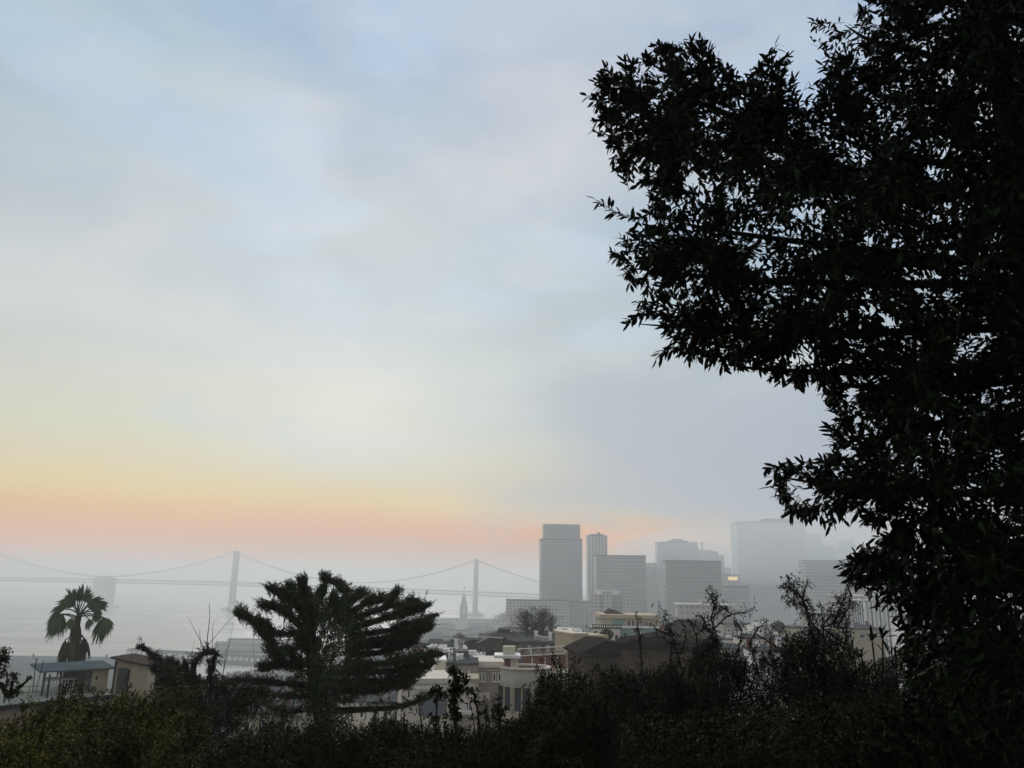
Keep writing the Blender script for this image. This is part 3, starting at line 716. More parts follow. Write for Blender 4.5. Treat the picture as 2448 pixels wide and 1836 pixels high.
# pavilion on its roof
h = H('pavilion', 'cream roof pavilion with a flat white canopy on the terrace above the rounded bay', 'pavilion', 1205, 1240, 1573, 93, 3.0, 0, zt - .9)
h.body('wall', M['cream']); h.rect('door', 1206, 1574, 1220, 1598, M['red'], 0, .04)
cp = MB(); cp.box(-h.w / 2 - 1.1, h.w / 2 + .2, -h.t / 2 - .6, h.t / 2 + .3, h.h + .003, h.h + .3); cp.build('canopy', M['white'], h.root)
a, b = h.uv(1202, 1560, 0), h.uv(1232, 1547, 0); box('roof_tank', a[0], b[0], -.8, .8, h.h + .31, h.h + 1.15, M['yellow'], h.root)
def railing(label, pts, hgt, m, step=2.0, name='railing', rails=(1.0,), rr=.05):
    p0 = np.array(pts[0]); r = thing(name, label, 'railing', p0)
    q = MB(); P = [np.array(x) - p0 for x in pts]
    for a, b in zip(P[:-1], P[1:]):
        for k in rails: q.bar(a + np.array([0, 0, hgt * k]), b + np.array([0, 0, hgt * k]), rr, n=4)
        L = np.linalg.norm(b - a); n = max(1, int(L / step))
        for i in range(n + 1): t = a + (b - a) * i / n; q.bar(t, t + np.array([0, 0, hgt * rails[0]]), rr * 1.1, n=4)
    q.build('rail_frame', m, r); return r
railing('white roof railing running from the pavilion toward the apricot block', [at(1238, 1569, 96), at(1300, 1566, 97), at(1352, 1562, 98)], .82, M['white'], 1.4, rails=(1.0, .05), rr=.06)
h = H('house', 'low red brown walled terrace room between the pavilion and the apricot block', 'house', 1254, 1352, 1570, 99, 5, -4)
h.body('wall', M['red']); h.flat_roof(M['midbrown'], .2, .25)
for u in (1271, 1302, 1332): h.rect('post', u, 1571, u + 2.4, 1604, M['white'], 0, .12)
# dark gable house and the long brown house
h = H('house', 'dark brown shingled house with a pale edged shed roof', 'house', 1112, 1202, 1538, 150, 9, -3)
h.body('wall', M['darkbrown'])
q = MB().prism([(-h.w / 2, h.h + .005), (-h.w / 2 + 2.0, h.h + .005), (-h.w / 2 + 4.4, h.h + 1.02), (h.w / 2, h.h + .9), (h.w / 2, h.h + .005)], -h.t / 2, h.t / 2); q.build('gable', M['darkbrown'], h.root)
q = MB(); q.bar((-h.w / 2 + 4.4, -h.t / 2 - .1, h.h + 1.1), (h.w / 2, -h.t / 2 - .1, h.h + .98), .09, n=4); q.bar((-h.w / 2 + 2, -h.t / 2 - .1, h.h + .08), (-h.w / 2 + 4.4, -h.t / 2 - .1, h.h + 1.1), .06, n=4); q.build('roof_edge', M['white'], h.root)
for u in (1122, 1134, 1146): h.window(u, 1560, u + 5, 1576, M['darkbrown'], M['greyglass'], .15)
h = H('house', 'dark parapet house with chimney pots behind the shingled house', 'house', 1172, 1262, 1516, 182, 10, -3)
h.body('wall', M['darkbrown']); a, b = h.uv(1187, 1516), h.uv(1216, 1509)
box('roof_room', a[0], b[0], -2.5, 2, h.h + .003, h.h + .7, M['black'], h.root)
for u, e in ((1195, 1500), (1212, 1506)):
    a = h.uv(u, e, 0); q = MB(); q.bar((a[0], 0, h.h), (a[0], 0, a[2] - .5), .16); q.bar((a[0], 0, a[2] - .5), (a[0], 0, a[2]), .34); q.build('chimney', M['metal'], h.root)
h = H('house', 'long brown walled building behind the bare trees with a cream cornice', 'house', 1258, 1362, 1512, 176, 12, -7)
h.body('wall', M['midbrown']); h.flat_roof(M['cream'], .3, .5); h.clutter(5, 7)
for u in (1345, 1352): h.window(u, 1520, u + 4, 1532, M['midbrown'], M['glass'], .15)
h = H('house', 'brown hillside block directly behind the white roof railing', 'house', 1225, 1364, 1538, 132, 9, -3)
h.body('wall', M['midbrown']); h.flat_roof(M['greyroof'], .2, .3); h.clutter(6, 5)
for u in (1240, 1262, 1284, 1306, 1328, 1346): h.window(u, 1543, u + 7, 1556, M['white'] if u % 4 else M['tan'], M['glass'], .1)
h = H('house', 'narrow white walled stair tower wedged beside the apricot block', 'house', 1352, 1366, 1532, 108, 4, -3)
h.body('wall', M['white']); h.flat_roof(M['greyroof'], .1, .2)
# row at the left
h = H('house', 'long flat roofed house with a pale roof edge and one white window', 'house', 1038, 1114, 1556, 142, 9, 5)
h.body('wall', M['darkbrown']); h.flat_roof(M['concrete'], .3, .4); h.clutter(5, 3); h.window(1050, 1562, 1056, 1573, M['taupe'], M['glass'], .15); h.window(1075, 1563, 1088, 1573, M['white'], M['greyglass'], .2, 1); h.window(1103, 1560, 1109, 1574, M['taupe'], M['glass'], .15)
a, b = h.uv(1096, 1556), h.uv(1103.5, 1530); box('chimney', a[0], b[0], -h.t / 2 + .2, -h.t / 2 + 1, h.h + .41, b[2], M['taupe'], h.root)
h = H('house', 'red walled house with white posts peeping out behind the conifer tips', 'house', 984, 1022, 1549, 150, 8, 5)
h.body('wall', M['red']); h.flat_roof(M['black'], .2, .3)
for u in (993, 1014): h.rect('post', u, 1550, u + 3.5, 1562, M['white'], 0, .1)
h = H('house', 'pale roofed low house set behind the row with the single chimney', 'house', 1046, 1096, 1546, 165, 7, 5)
h.body('wall', M['tan']); h.gable(M['greyroof'], .9, .3); a = h.uv(1082, 1540, 0)
MB().bar((a[0], 0, h.h + .4), (a[0], 0, h.h + 1.3), .35, .5).build('chimney', M['metal'], h.root)
h = H('house', 'house with a small yellow chimney stack at the hazy edge of the hill', 'house', 1118, 1150, 1540, 190, 8, 5)
h.body('wall', M['far']); h.gable(M['greyroof'], 1.2, .3)
a = h.uv(1137, 1523, 0); box('chimney', a[0] - .35, a[0] + .35, -.4, .4, h.h + .3, a[2], M['yellow'], h.root)
# apricot block with the doorway
h = H('house', 'apricot plastered block with one dark doorway and a white skylight dome', 'house', 1368, 1406, 1517, 103, 6, 18)
h.body('wall', M['orange']); box('coping', -h.w / 2 - .1, h.w / 2 + .1, -h.t / 2 - .1, h.t / 2 + .1, h.h + .003, h.h + .18, M['cream'], h.root)
h.window(1380.5, 1536, 1395, 1572, M['cream'], M['glass'], .12, 1, False, 'door')
box('side_wing', h.w / 2 + .005, h.w / 2 + 2.9, -h.t / 2 + .4, h.t / 2 - .2, 0, h.h - .1, M['orange'], h.root)
q = MB(); q.lathe([(.62, 0), (.55, .2), (.35, .36), (0, .42)], 16); q.v = [(p[0] + h.w / 2 - .1, p[1], p[2] + h.h + .19) for p in q.v]; q.build('skylight', M['white'], h.root, True)
a = at(1397, 1512, 112); r = thing('flagpole', 'thin white flagpole rising above the apricot block', 'pole', (a[0], a[1], a[2] - 3))
z1 = float(at(1397, 1455, 112)[2]) - float(r.location[2]); MB().bar((0, 0, 0), (0, 0, z1), .07, .045, n=8).build('mast', M['white'], r); MB().lathe([(.0, z1), (.11, z1 + .08), (.0, z1 + .17)], 8).build('finial', M['cream'], r)
# yellow mansion
h = H('mansion', 'pale yellow mansion with a blue green arched window and a row of dark windows', 'mansion', 1436, 1576, 1479, 138, 12, -2)
h.body('wall', M['yellow'])
cn = MB(); cn.box(-h.w / 2 - .35, h.w / 2 + .35, -h.t / 2 - .4, h.t / 2 + .3, h.h + .003, h.h + .3); cn.box(-h.w / 2 - .15, h.w / 2 + .15, -h.t / 2 - .2, h.t / 2 + .1, h.h + .303, h.h + .6); cn.build('cornice', M['orange'], h.root)
for u0, u1 in ((1442.5, 1446), (1447.5, 1451), (1500, 1507), (1509.5, 1517), (1520.5, 1527), (1531, 1535.5), (1537.5, 1542), (1544, 1549), (1566.5, 1571)): h.window(u0, 1482.5, u1, 1498, M['cream'], M['glass'], .09)
pa, pb = h.uv(1464, 1499), h.uv(1489, 1476); xm = (pa[0] + pb[0]) / 2; rw = (pb[0] - pa[0]) / 2; q = MB().prism([(xm - rw, pa[2]), (xm + rw, pa[2])] + [(xm + rw * math.cos(t), pb[2] - .9 + .8 * math.sin(t)) for t in np.linspace(0, math.pi, 9)], h.face - .12, h.face - .002)
q.build('arched_window', M['bluegreen'], h.root)
a, b = h.uv(1452, 1472), h.uv(1500, 1460); q = MB()
q.add([(a[0], -3, h.h + .61), (b[0], -3, h.h + .61), (b[0], 3, h.h + .61), (a[0], 3, h.h + .61), (a[0] + .7, 0, h.h + 1.5), (b[0] - 1.6, 0, h.h + 1.2)], [(0, 1, 5, 4), (1, 2, 5), (2, 3, 4, 5), (3, 0, 4), (3, 2, 1, 0)]); q.build('roof', M['darkbrown'], h.root)
h2 = H('terrace_building', 'blue green terrace building with a dark balustrade below the yellow mansion', 'building', 1414, 1577, 1503, 132, 6, -2)
h2.body('wall', M['bluegreen']); h2.rect('front_wing', 1414, 1504, 1482, 1545, M['cream'], 0, .5); h2.flat_roof(M['concrete'], .1, .2)
h2.face -= .5; h2.window(1469, 1517, 1479, 1540, M['cream'], M['glass'], .1, 0, False, 'door'); h2.window(1425, 1516, 1450, 1519, M['tan'], M['black'], .05); h2.face += .5
h2.window(1490, 1512, 1500, 1526, M['bluegreen'], M['glass'], .1); h2.window(1518, 1510, 1532, 1524, M['white'], M['greyglass'], .1)
ba = MB(); y_ = -h2.t / 2 - .55; a, b = h2.uv(1414, 1503), h2.uv(1486, 1503); ba.box(a[0], b[0], y_, y_ + .14, h2.h + .5, h2.h + .62); ba.box(a[0], b[0], y_, y_ + .14, h2.h + .003, h2.h + .1)
for x in np.arange(a[0] + .1, b[0], .34): ba.box(x, x + .16, y_ + .01, y_ + .13, h2.h + .1, h2.h + .5)
ba.build('balustrade', M['metal'], h2.root)
# brown shingled house with the black cornice
h = H('house', 'big brown shingled house with a thick black cornice, nearest roof below the mansion', 'house', 1486, 1690, 1546, 78, 9, -10)
h.body('wall', M['olive'])
q = MB(); q.box(-h.w / 2 - .4, h.w / 2 + .4, -h.t / 2 - .45, h.t / 2 + .3, h.h + .003, h.h + .3); q.box(-h.w / 2 - .3, h.w / 2 + .3, -h.t / 2 - .25, h.t / 2 + .2, h.h - .25, h.h); q.build('cornice', M['black'], h.root)
q = MB().prism([(-h.w / 2 + .2, h.h + .305), (h.w / 2, h.h + .305), (h.w / 2 - 2, h.h + .5), (-.6, h.h + .95)], -h.t / 2 + .4, h.t / 2); q.build('roof', M['roofdark'], h.root)
h.window(1530, 1600, 1548, 1630, M['black'], M['glass'], .1, 1); h.window(1600, 1604, 1618, 1632, M['black'], M['greyglass'], .1, 1)
h = H('house', 'olive gabled house whose dark sloping roof cuts across the apricot block', 'house', 1396, 1486, 1566, 82, 9, 6)
h.body('wall', M['olive'])
q = MB().prism([(-h.w / 2 - .5, h.h - .1), (-h.w / 2 - .5, h.h + .1), (.2, h.h + 1.25), (h.w / 2 + .1, h.h + 1.15), (h.w / 2 + .1, h.h + .003), (-h.w / 2, h.h + .003)], -h.t / 2 - .3, h.t / 2); q.build('roof', M['roofdark'], h.root)
q = MB(); q.bar((-h.w / 2 - .5, -h.t / 2 - .36, h.h + .1), (.2, -h.t / 2 - .36, h.h + 1.25), .09, n=4); q.bar((.2, -h.t / 2 - .36, h.h + 1.25), (h.w / 2, -h.t / 2 - .36, h.h + 1.15), .09, n=4); q.build('bargeboard', M['black'], h.root)
for u in (1446, 1466): h.window(u, 1604, u + 9, 1616, M['olive'], M['white'], .08)
h = H('house', 'dark hip roofed house right of the yellow mansion', 'house', 1612, 1694, 1508, 166, 12, -5)
h.body('wall', M['midbrown']); h.hip(M['roofdark'], 2.0, .6, .5); h.rect('terrace', 1584, 1526, 1650, 1536, M['white'], 0, 1.5)
# houses seen through the shoots at the right
HG = None
for i, (lab, u0, u1, vt, d, t, yw, m, rf) in enumerate((
        ('pale house with a flat roof behind the first tall shoot', 1690, 1760, 1530, 190, 9, -6, 'white', 'flat'),
        ('cream house with a long roof edge beneath the pale arch', 1770, 1880, 1528, 150, 9, -8, 'cream', 'flat'),
        ('small pale yellow house between two leafy shoots', 1868, 1930, 1502, 210, 9, -4, 'yellow', 'flat'),
        ('white walled house low among the shoots', 1800, 1900, 1560, 110, 8, -8, 'white', 'flat'),
        ('grey sided house seen through thin twigs', 1700, 1790, 1562, 120, 8, -6, 'taupe', 'hip'),
        ('pinkish house behind the densest shoots', 1930, 2010, 1520, 170, 9, -6, 'cream', 'hip'),
        ('tan flat house under the finned building', 2010, 2110, 1505, 220, 10, -6, 'tan', 'flat'),
        ('dark flat topped house beside the broad leaved plant', 2040, 2080, 1498, 240, 8, -6, 'darkbrown', 'flat'),
        ('white house glimpsed through gaps in the large tree', 2160, 2330, 1480, 260, 10, -6, 'white', 'flat'),
        ('small white house showing as bright specks through the hedge', 1690, 1780, 1600, 90, 7, -8, 'white', 'flat'),
        ('pale low house showing in dots beneath the conifer', 560, 660, 1660, 130, 8, 8, 'white', 'flat'),
        ('light grey house glimpsed between the conifer trunks', 670, 790, 1668, 120, 8, 8, 'concrete', 'hip'),
        ('cream cottage just right of the conifer trunk', 800, 880, 1680, 105, 7, 8, 'cream', 'flat'),
        ('white walled shed below the corner post house', 880, 962, 1684, 95, 6, 8, 'white', 'flat'),
        ('tan house low behind the hedge with a pale top', 560, 700, 1708, 80, 7, 8, 'tan', 'flat'))):
    h = H('house', lab, 'house', u0, u1, vt, d, t, yw); h.body('wall', M[m])
    ((h.flat_roof(M['greyroof'], .2, .35), h.clutter(5, i)) if rf == 'flat' else h.hip(M['greyroof'], 1.2, .4))
    n = 3
    for j in range(n):
        a = u0 + (u1 - u0) * (.14 + .3 * j); h.window(a, vt + 8 + 90 * 6 / d * 1.0, a + (u1 - u0) * .14, vt + 8 + 90 * 6 / d + 1900 * 1.3 / d, M['white'] if m != 'white' else M['taupe'], M['glass'], .1)

# small houses packed on the slope between the bigger ones
for i, (lab, u0, u1, vt, d, m, rf, rm) in enumerate((
        ('tiny white gabled house at the misty end of the row with the single chimney', 1022, 1046, 1544, 172, 'white', 'gable', 'greyroof'),
        ('small tan house with a red brick chimney above the brownish wing', 1064, 1092, 1571, 124, 'tan', 'flat', 'greyroof'),
        ('narrow cream house squeezed under the dark brown shingled house', 1126, 1156, 1572, 128, 'cream', 'flat', 'concrete'),
        ('white house with a dark gable just under the cream corniced taupe house roof', 1160, 1186, 1570, 132, 'white', 'gable', 'roofdark'),
        ('pale green cottage peeping over the pavilion canopy', 1212, 1232, 1538, 150, 'bluegreen', 'gable', 'greyroof'),
        ('low white house beneath the twiggy bare trees', 1236, 1268, 1526, 164, 'white', 'flat', 'greyroof'),
        ('brick red house with a flat pale roof left of the long brown building', 1206, 1236, 1522, 190, 'red', 'flat', 'concrete'),
        ('grey gabled house fading into the mist under the clock tower', 1086, 1116, 1526, 240, 'taupe', 'gable', 'greyroof'),
        ('white flat house fading into the mist right of the clock tower', 1146, 1172, 1518, 260, 'concrete', 'flat', 'greyroof'),
        ('cream house corner showing below the conifer tips', 952, 984, 1572, 126, 'cream', 'flat', 'concrete'),
        ('white stuccoed house with a flat roof tucked behind the cream flank', 1004, 1038, 1574, 118, 'white', 'flat', 'concrete'),
        ('pink tinged house with white trim behind the olive gable', 1404, 1440, 1532, 118, 'cream', 'flat', 'white'),
        ('long white house under the balustrade seen over the black cornice', 1580, 1622, 1524, 140, 'white', 'flat', 'concrete'))):
    h = H('house', lab, 'house', u0, u1, vt, d, 7, (-5, 4, 0, 7)[i % 4]); h.body('wall', M[m])
    if rf == 'gable': h.gable(M[rm], 1.2, .3, 'y' if i % 2 else 'x')
    else: h.flat_roof(M[rm], .15, .3); h.clutter(3, i)
    s_ = 1900 / d
    for j in range(3):
        a = u0 + (u1 - u0) * (.12 + .30 * j); h.window(a, vt + .9 * s_, a + .85 * s_, vt + 2.3 * s_, M['white'] if m != 'white' else M['taupe'], M['glass'], .1)
        if j != 1: h.window(a, vt + 3.8 * s_, a + .85 * s_, vt + 5.2 * s_, M['white'] if m != 'white' else M['taupe'], M['glass'], .1)
# arched pale hall
h = H('arched_hall', 'grey hall with a low pale curved roof behind the shoots', 'hall', 1798, 1908, 1516, 260, 14, -5)
h.body('wall', M['taupe']); q = MB().prism([(h.w / 2 * math.cos(t), h.h + .005 + 3.2 * math.sin(t)) for t in np.linspace(0, math.pi, 15)], -h.t / 2, h.t / 2); q.build('roof', M['concrete'], h.root)
for lab, u0, u1, vt, d, m in (('stepped row house below the low pink toned slab', 1560, 1640, 1500, 240, 'tan'), ('pale row house under the end of the pink toned slab', 1640, 1720, 1512, 230, 'white'), ('brownish row house left of the arched hall', 1730, 1806, 1494, 300, 'taupe'), ('dim tall row house behind the grid fronted block', 1930, 2010, 1470, 360, 'taupe'),
                           ('pale mid slope building beneath the dark tower', 1500, 1610, 1490, 420, 'concrete'), ('grey mid slope building below the three white columns', 1396, 1440, 1500, 380, 'concrete'), ('flat grey building below the long apartment slab', 1200, 1300, 1504, 420, 'taupe')):
    h = H('row_house', lab, 'house', u0, u1, vt, d, 12, -4); h.body('wall', M[m]); h.flat_roof(M['greyroof'], .3, .5); h.clutter(5, 11, 1.5)
    for j in range(4):
        a = u0 + (u1 - u0) * (.1 + .22 * j); h.window(a, vt + 8, a + (u1 - u0) * .1, vt + 8 + 1900 * 1.5 / d, M['white'], M['glass'], .18)

# ------------------------------------------------------------------ terrace building at the left
ZT = 68.3
A0, A1 = on_z(-160, 1703, ZT), on_z(292, 1657, ZT)
e = unit((A1 - A0)[None])[0]; nrm = np.array([-e[1], e[0], 0.0])
if nrm[1] < 0: nrm = -nrm
gb = float(gz(A0[0], A0[1])) - 1.5
org = np.array([A0[0], A0[1], gb]); ang = math.atan2(e[1], e[0])
L = float(np.linalg.norm(A1 - A0)); hgt = ZT - gb; ext = 6.0; dpt = 17.0
tb = thing('terrace_building', 'brown hillside building topped by a broad grey green roof terrace with a dark edge', 'building', org, ang)
box('wall', 0, L + ext, .15, dpt, 0, hgt - .3, M['brownwall'], tb)
box('terrace_deck', -.1, L + ext + .1, .05, dpt + .1, hgt - .295, hgt, M['deck'], tb)
box('fascia', -.12, L + ext + .12, -.1, .045, hgt - .34, hgt - .04, M['black'], tb)
def T(p): 
    d = np.array(p) - org; c_, s_ = math.cos(-ang), math.sin(-ang); return np.array([d[0] * c_ - d[1] * s_, d[0] * s_ + d[1] * c_, d[2]])
def slab_between(name, pts, z0, z1, m, parent):
    return MB().poly([(p[0], p[1]) for p in pts], z0, z1).build(name, m, parent)
def cabin():
    c0, c1 = on_z(165, 1659, ZT), on_z(254, 1653, ZT)        # front wall foot
    d = (c1 - c0); d[2] = 0; Lc = float(np.linalg.norm(d)); a = math.atan2(d[1], d[0]); dep = 69.0
    r = thing('garden_cabin', 'roof cabin with a flat blue grey roof, tan end wall and open slatted side', 'cabin', (c0[0], c0[1], ZT), a)
    hz = float(at(254, 1599, c1[1])[2]) - ZT
    box('wall', Lc * .52, Lc, 0, 2.2, .003, hz, M['tan'], r)
    box('back_wall', -.2, Lc * .52 - .005, 2.0, 2.15, .003, hz, M['metal'], r)
    lx = -2.6
    rf = MB(); rf.add([(lx, -.5, hz + .0), (Lc + .35, -.5, hz + .02), (Lc + .35, 3.6, hz + .32), (lx, 3.6, hz + .30), (lx, -.5, hz + .14), (Lc + .35, -.5, hz + .16), (Lc + .35, 3.6, hz + .46), (lx, 3.6, hz + .44)],
                      [(0, 3, 2, 1), (4, 5, 6, 7), (0, 1, 5, 4), (1, 2, 6, 5), (2, 3, 7, 6), (3, 0, 4, 7)])
    rf.build('roof', M['blueroof'], r)
    for x in (lx + .4, -.9, .45, Lc * .52 - .1): box('post', x, x + .14, -.1, .04, .003, hz - .01, M['metal'], r)
    box('beam', lx + .4, Lc * .52, -.14, -.105, hz - .55, hz - .43, M['metal'], r)
    sl = MB()
    for x in np.arange(-2.0, .4, .22): sl.box(x, x + .07, .06, .09, .05, hz * .62)
    sl.box(-2.1, .45, .05, .1, hz * .62, hz * .68); sl.build('slat_screen', M['concrete'], r)
    box('planter', Lc * .56, Lc * .56 + .35, -.45, -.02, .003, .5, M['metal'], r)
    box('wall_lamp', Lc * .66, Lc * .66 + .12, -.1, -.003, hz * .55, hz * .7, M['black'], r)
cabin()
def shed():
    c0, c1 = on_z(270, 1648, ZT), on_z(357, 1653, ZT); yd = .5 * (c0[1] + c1[1]); yd = 74.0
    p0, p1 = at(270, 1650, yd), at(357, 1650, yd)
    r = thing('stair_shed', 'tan stair shed with a single sloping roof and a dark doorway', 'shed', ((p0[0] + p1[0]) / 2, yd + 1.6, ZT - .2), rad(-6))
    w2 = (p1[0] - p0[0]) / 2; ztl = float(at(270, 1577, yd)[2]) - ZT + .2; ztr = float(at(357, 1592, yd)[2]) - ZT + .2
    zd = -.9
    MB().prism([(-w2, zd), (w2, zd), (w2, ztr), (-w2, ztl)], -1.6, 1.6).build('wall', M['tan'], r)
    rf = MB().prism([(-w2 - .35, ztl + .10), (w2 + .3, ztr - .04), (w2 + .3, ztr + .1), (-w2 - .35, ztl + .26)], -1.95, 1.9); rf.build('roof', M['darkbrown'], r)
    box('door', -w2 + .35, -w2 + 1.25, -1.66, -1.603, .2, ztl * .78, M['metal'], r); box('corner_post', -w2 - .02, -w2 + .14, -1.7, -1.601, zd, ztl - .1, M['metal'], r)
    box('downpipe', -w2 + 1.32, -w2 + 1.44, -1.72, -1.62, zd, ztl * .74, M['black'], r)
shed()
def pole(label, ua, va, ub, vb, d, rr, cross=0, name='terrace_pole'):
    a, b = at(ua, va, d), at(ub, vb, d); r = thing(name, label, 'pole', a)
    q = MB(); q.bar((0, 0, 0), b - a, rr, rr, n=6); q.build('shaft', M['metal'], r)
    if cross: MB().bar((b - a) * .98 - np.array([cross, 0, 0]), (b - a) * .98 + np.array([cross, 0, 0]), rr * .8, n=5).build('crossbar', M['metal'], r)
pole('leaning dark pole with a knobbed top on the terrace', 78, 1656, 87, 1574, 62, .035, .12)
pole('second leaning pole, taller of the two thin ones before the cabin', 86, 1652, 104, 1579, 63, .03)
pole('short thin pole beside the cabin posts', 98, 1660, 110, 1608, 62, .03)
pole('thick dark post nearest the cabin on the terrace edge', 111, 1669, 120, 1612, 61, .07)
pole('stout dark post at the outer corner of the terrace', 9, 1681, 18, 1616, 59.5, .07)
railing('thin dark terrace railing strung between the posts', [on_z(14, 1676, ZT), on_z(66, 1672, ZT), on_z(114, 1668, ZT)], 1.0, M['metal'], 2.5, rails=(1.0, .55), rr=.022)

# ------------------------------------------------------------------ plants
def limbs_mesh(name, parent, curves, m, n=6, extra=None):
    q = MB(); loc = np.array(parent.location)
    for pts, r0, r1 in curves:
        P = curve_pts(pts, 7) - loc; R = np.linspace(r0, r1, len(P)); q.tube(P, R, n=n)
    return q.build(name, m, parent)
def px_curve(pts, d):
    """pixels (u, v[, extra depth]) to a world polyline"""
    return np.array([at(p[0], p[1], d + (p[2] if len(p) > 2 else 0)) for p in pts])

# ---- the big broad leaved tree
TD = 4.7
tree_poly = [(2054, 19), (2082, 52), (2087, 109), (2063, 133), (2006, 150), (1983, 172), (1982, 210), (1975, 240), (1945, 272), (1912, 286), (1893, 240), (1880, 200), (1850, 175), (1820, 190), (1793, 200), (1774, 215), (1750, 190), (1722, 160), (1684, 130),
             (1656, 120), (1608, 118), (1570, 130), (1542, 165), (1500, 165), (1455, 195), (1432, 240), (1440, 275), (1466, 300), (1476, 330), (1480, 365), (1490, 395), (1537, 400), (1552, 440), (1566, 480), (1590, 515), (1640, 520), (1620, 560), (1570, 545), (1520, 560), (1500, 590), (1490, 620),
             (1498, 650), (1520, 670), (1560, 690), (1590, 705), (1628, 698), (1668, 690), (1700, 730), (1740, 720), (1800, 735), (1790, 770), (1720, 770), (1660, 740), (1600, 760), (1612, 800), (1640, 830), (1680, 845), (1742, 858), (1800, 872), (1850, 876), (1890, 895), (1950, 890), (2000, 895), (2010, 930),
             (1985, 950), (2000, 985), (2025, 1010), (2000, 1030), (2008, 1060), (2010, 1100), (1946, 1110), (1896, 1122), (1870, 1135), (1872, 1180), (1890, 1215), (1950, 1215), (2000, 1212), (2045, 1210), (2085, 1232), (2128, 1248), (2165, 1262), (2130, 1295), (2120, 1335), (2070, 1345),
             (2040, 1350), (2042, 1390), (2062, 1435), (2090, 1455), (2130, 1470), (2150, 1500), (2140, 1580), (2150, 1836), (2180, 1990), (2700, 1990), (2900, 1500), (3000, 900), (2950, 300), (2800, -200), (2500, -380), (2200, -330), (2060, -160)]
sparse = [(1870, 520, 70, .35), (1650, 470, 55, .25), (1800, 590, 60, .55), (1700, 560, 50, .5), (1640, 640, 45, .5), (1760, 460, 60, .5), (2390, 300, 60, .35), (2240, 70, 60, .35), (2170, 120, 50, .4), (2060, 330, 70, .6), (1990, 320, 60, .5), (2240, 1062, 34, .12), (2160, 1150, 70, .45), (2260, 1150, 70, .4), (2330, 1180, 50, .35), (2200, 1240, 60, .35),
          (2390, 1215, 40, .3), (1850, 770, 60, .4), (1900, 730, 50, .5), (2310, 1432, 50, .45), (2200, 1350, 50, .6), (1960, 600, 40, .6), (2180, 590, 26, .35), (2130, 590, 20, .3), (2100, 1380, 50, .6), (2040, 980, 26, .5), (2430, 640, 36, .4), (2100, 700, 30, .7)]
tr = thing('broadleaf_tree', 'tall dark broad leaved tree with long narrow leaves filling the whole side of the view', 'tree', (*at(2640, 1500, 5.4)[:2], float(gz(*at(2640, 1500, 5.4)[:2])) - .2))
hubs = [(2560, 1250, .6), (2420, 700, .4), (2350, 250, .2)]
tips = [(1480, 280), (1570, 190), (1690, 260), (1580, 520), (1500, 640), (1530, 775), (1720, 870), (1860, 1140), (2030, 1380), (1930, 900), (2020, 60), (1960, 300), (2150, 1255), (2240, 60), (2300, 1700), (2200, 1560), (2010, 1040), (1880, 620)]
base = np.array(tr.location); trunkpts = [base, at(2600, 1250, 5.3), at(2470, 700, 5.1), at(2400, 250, 5.0), at(2380, -150, 5.1)]
curves = [(trunkpts, .16, .05), ([at(2600, 1250, 5.3), at(2750, 800, 5.3), at(2780, 300, 5.4)], .1, .03)]
forks = {0: (2400, 480), 1: (2050, 420), 2: (2050, 430), 3: (2450, 640), 4: (2460, 680), 5: (2480, 780), 6: (2500, 860), 7: (2560, 1180), 8: (2590, 1380), 9: (2500, 900), 10: (2390, 200), 11: (2400, 400), 12: (2570, 1250), 13: (2390, 150), 14: (2600, 1650), 15: (2600, 1550), 16: (2530, 1000), 17: (2440, 620)}
limbs = []
for i, (u, v) in enumerate(tips):
    f0 = forks[i]; dd = float(rng.uniform(-.35, .35)); mid = ((f0[0] + u) / 2, (f0[1] + v) / 2 + 30 * rng.uniform(-.6, 1.3), dd)
    c = px_curve([(f0[0], f0[1], .4), mid, ((mid[0] + 2 * u) / 3, (mid[1] + 2 * v) / 3 + rng.uniform(-20, 20), dd * .6), (u, v, 0)], TD); limbs.append(c); curves.append((c, .034, .003))
tk = limbs_mesh('trunk', tr, curves, M['bark'], 7)
def big_twigs(poly, n, sp, thick, o_pts, tl=(.14, .26), nl=11, L=.066, W=.0225, droop=.12, up=.1):
    p = sample(poly, int(n * 1.5), sp)
    ph = np.sin(p[:, 0] / 31 + np.sin(p[:, 1] / 47) * 2) + np.sin(p[:, 1] / 27 + np.sin(p[:, 0] / 53) * 2.2) + .6 * np.sin((p[:, 0] + p[:, 1]) / 17)
    p = p[rng.random(len(p)) < np.clip(.78 + .34 * ph, .12, 1)][:n]; ed = edge_dist(p, poly); p = p[(ed > 26) | (rng.random(len(p)) < .3 + .025 * ed * (ed > 6))]; n = len(p); ed = edge_dist(p, poly)
    d = TD + (rng.random(n) * 2 - 1) * thick * np.clip(.12 + ed / 260, 0, 1)
    P = at(p[:, 0], p[:, 1], d)
    o = np.array(o_pts, float); k = np.argmin(np.linalg.norm(p[:, None] - o[None], axis=2) + rng.random((n, len(o))) * 200, axis=1)
    D = np.zeros((n, 3))
    for j in range(len(o)):
        s = k == j
        if s.any(): D[s] = dirs(p[s], o[j], up, .42, .6)
    tlen = rng.uniform(*tl, n)
    A, LP, LD, NN, LL, WW = spray(P, D, tlen, nl, L, W, .72, droop, jit=.26)
    return A, P, LP, LD, NN, LL, WW
origins = [(2500, 800), (2400, 400), (2300, 300), (2100, 420), (1900, 420), (2000, 620), (1900, 760), (2200, 900), (2250, 1150), (2350, 1350), (2450, 1600), (2150, 1160), (1800, 330), (1620, 320), (1720, 620), (2350, 80)]
tw = [big_twigs(tree_poly, 13200, sparse, 1.15, origins)]
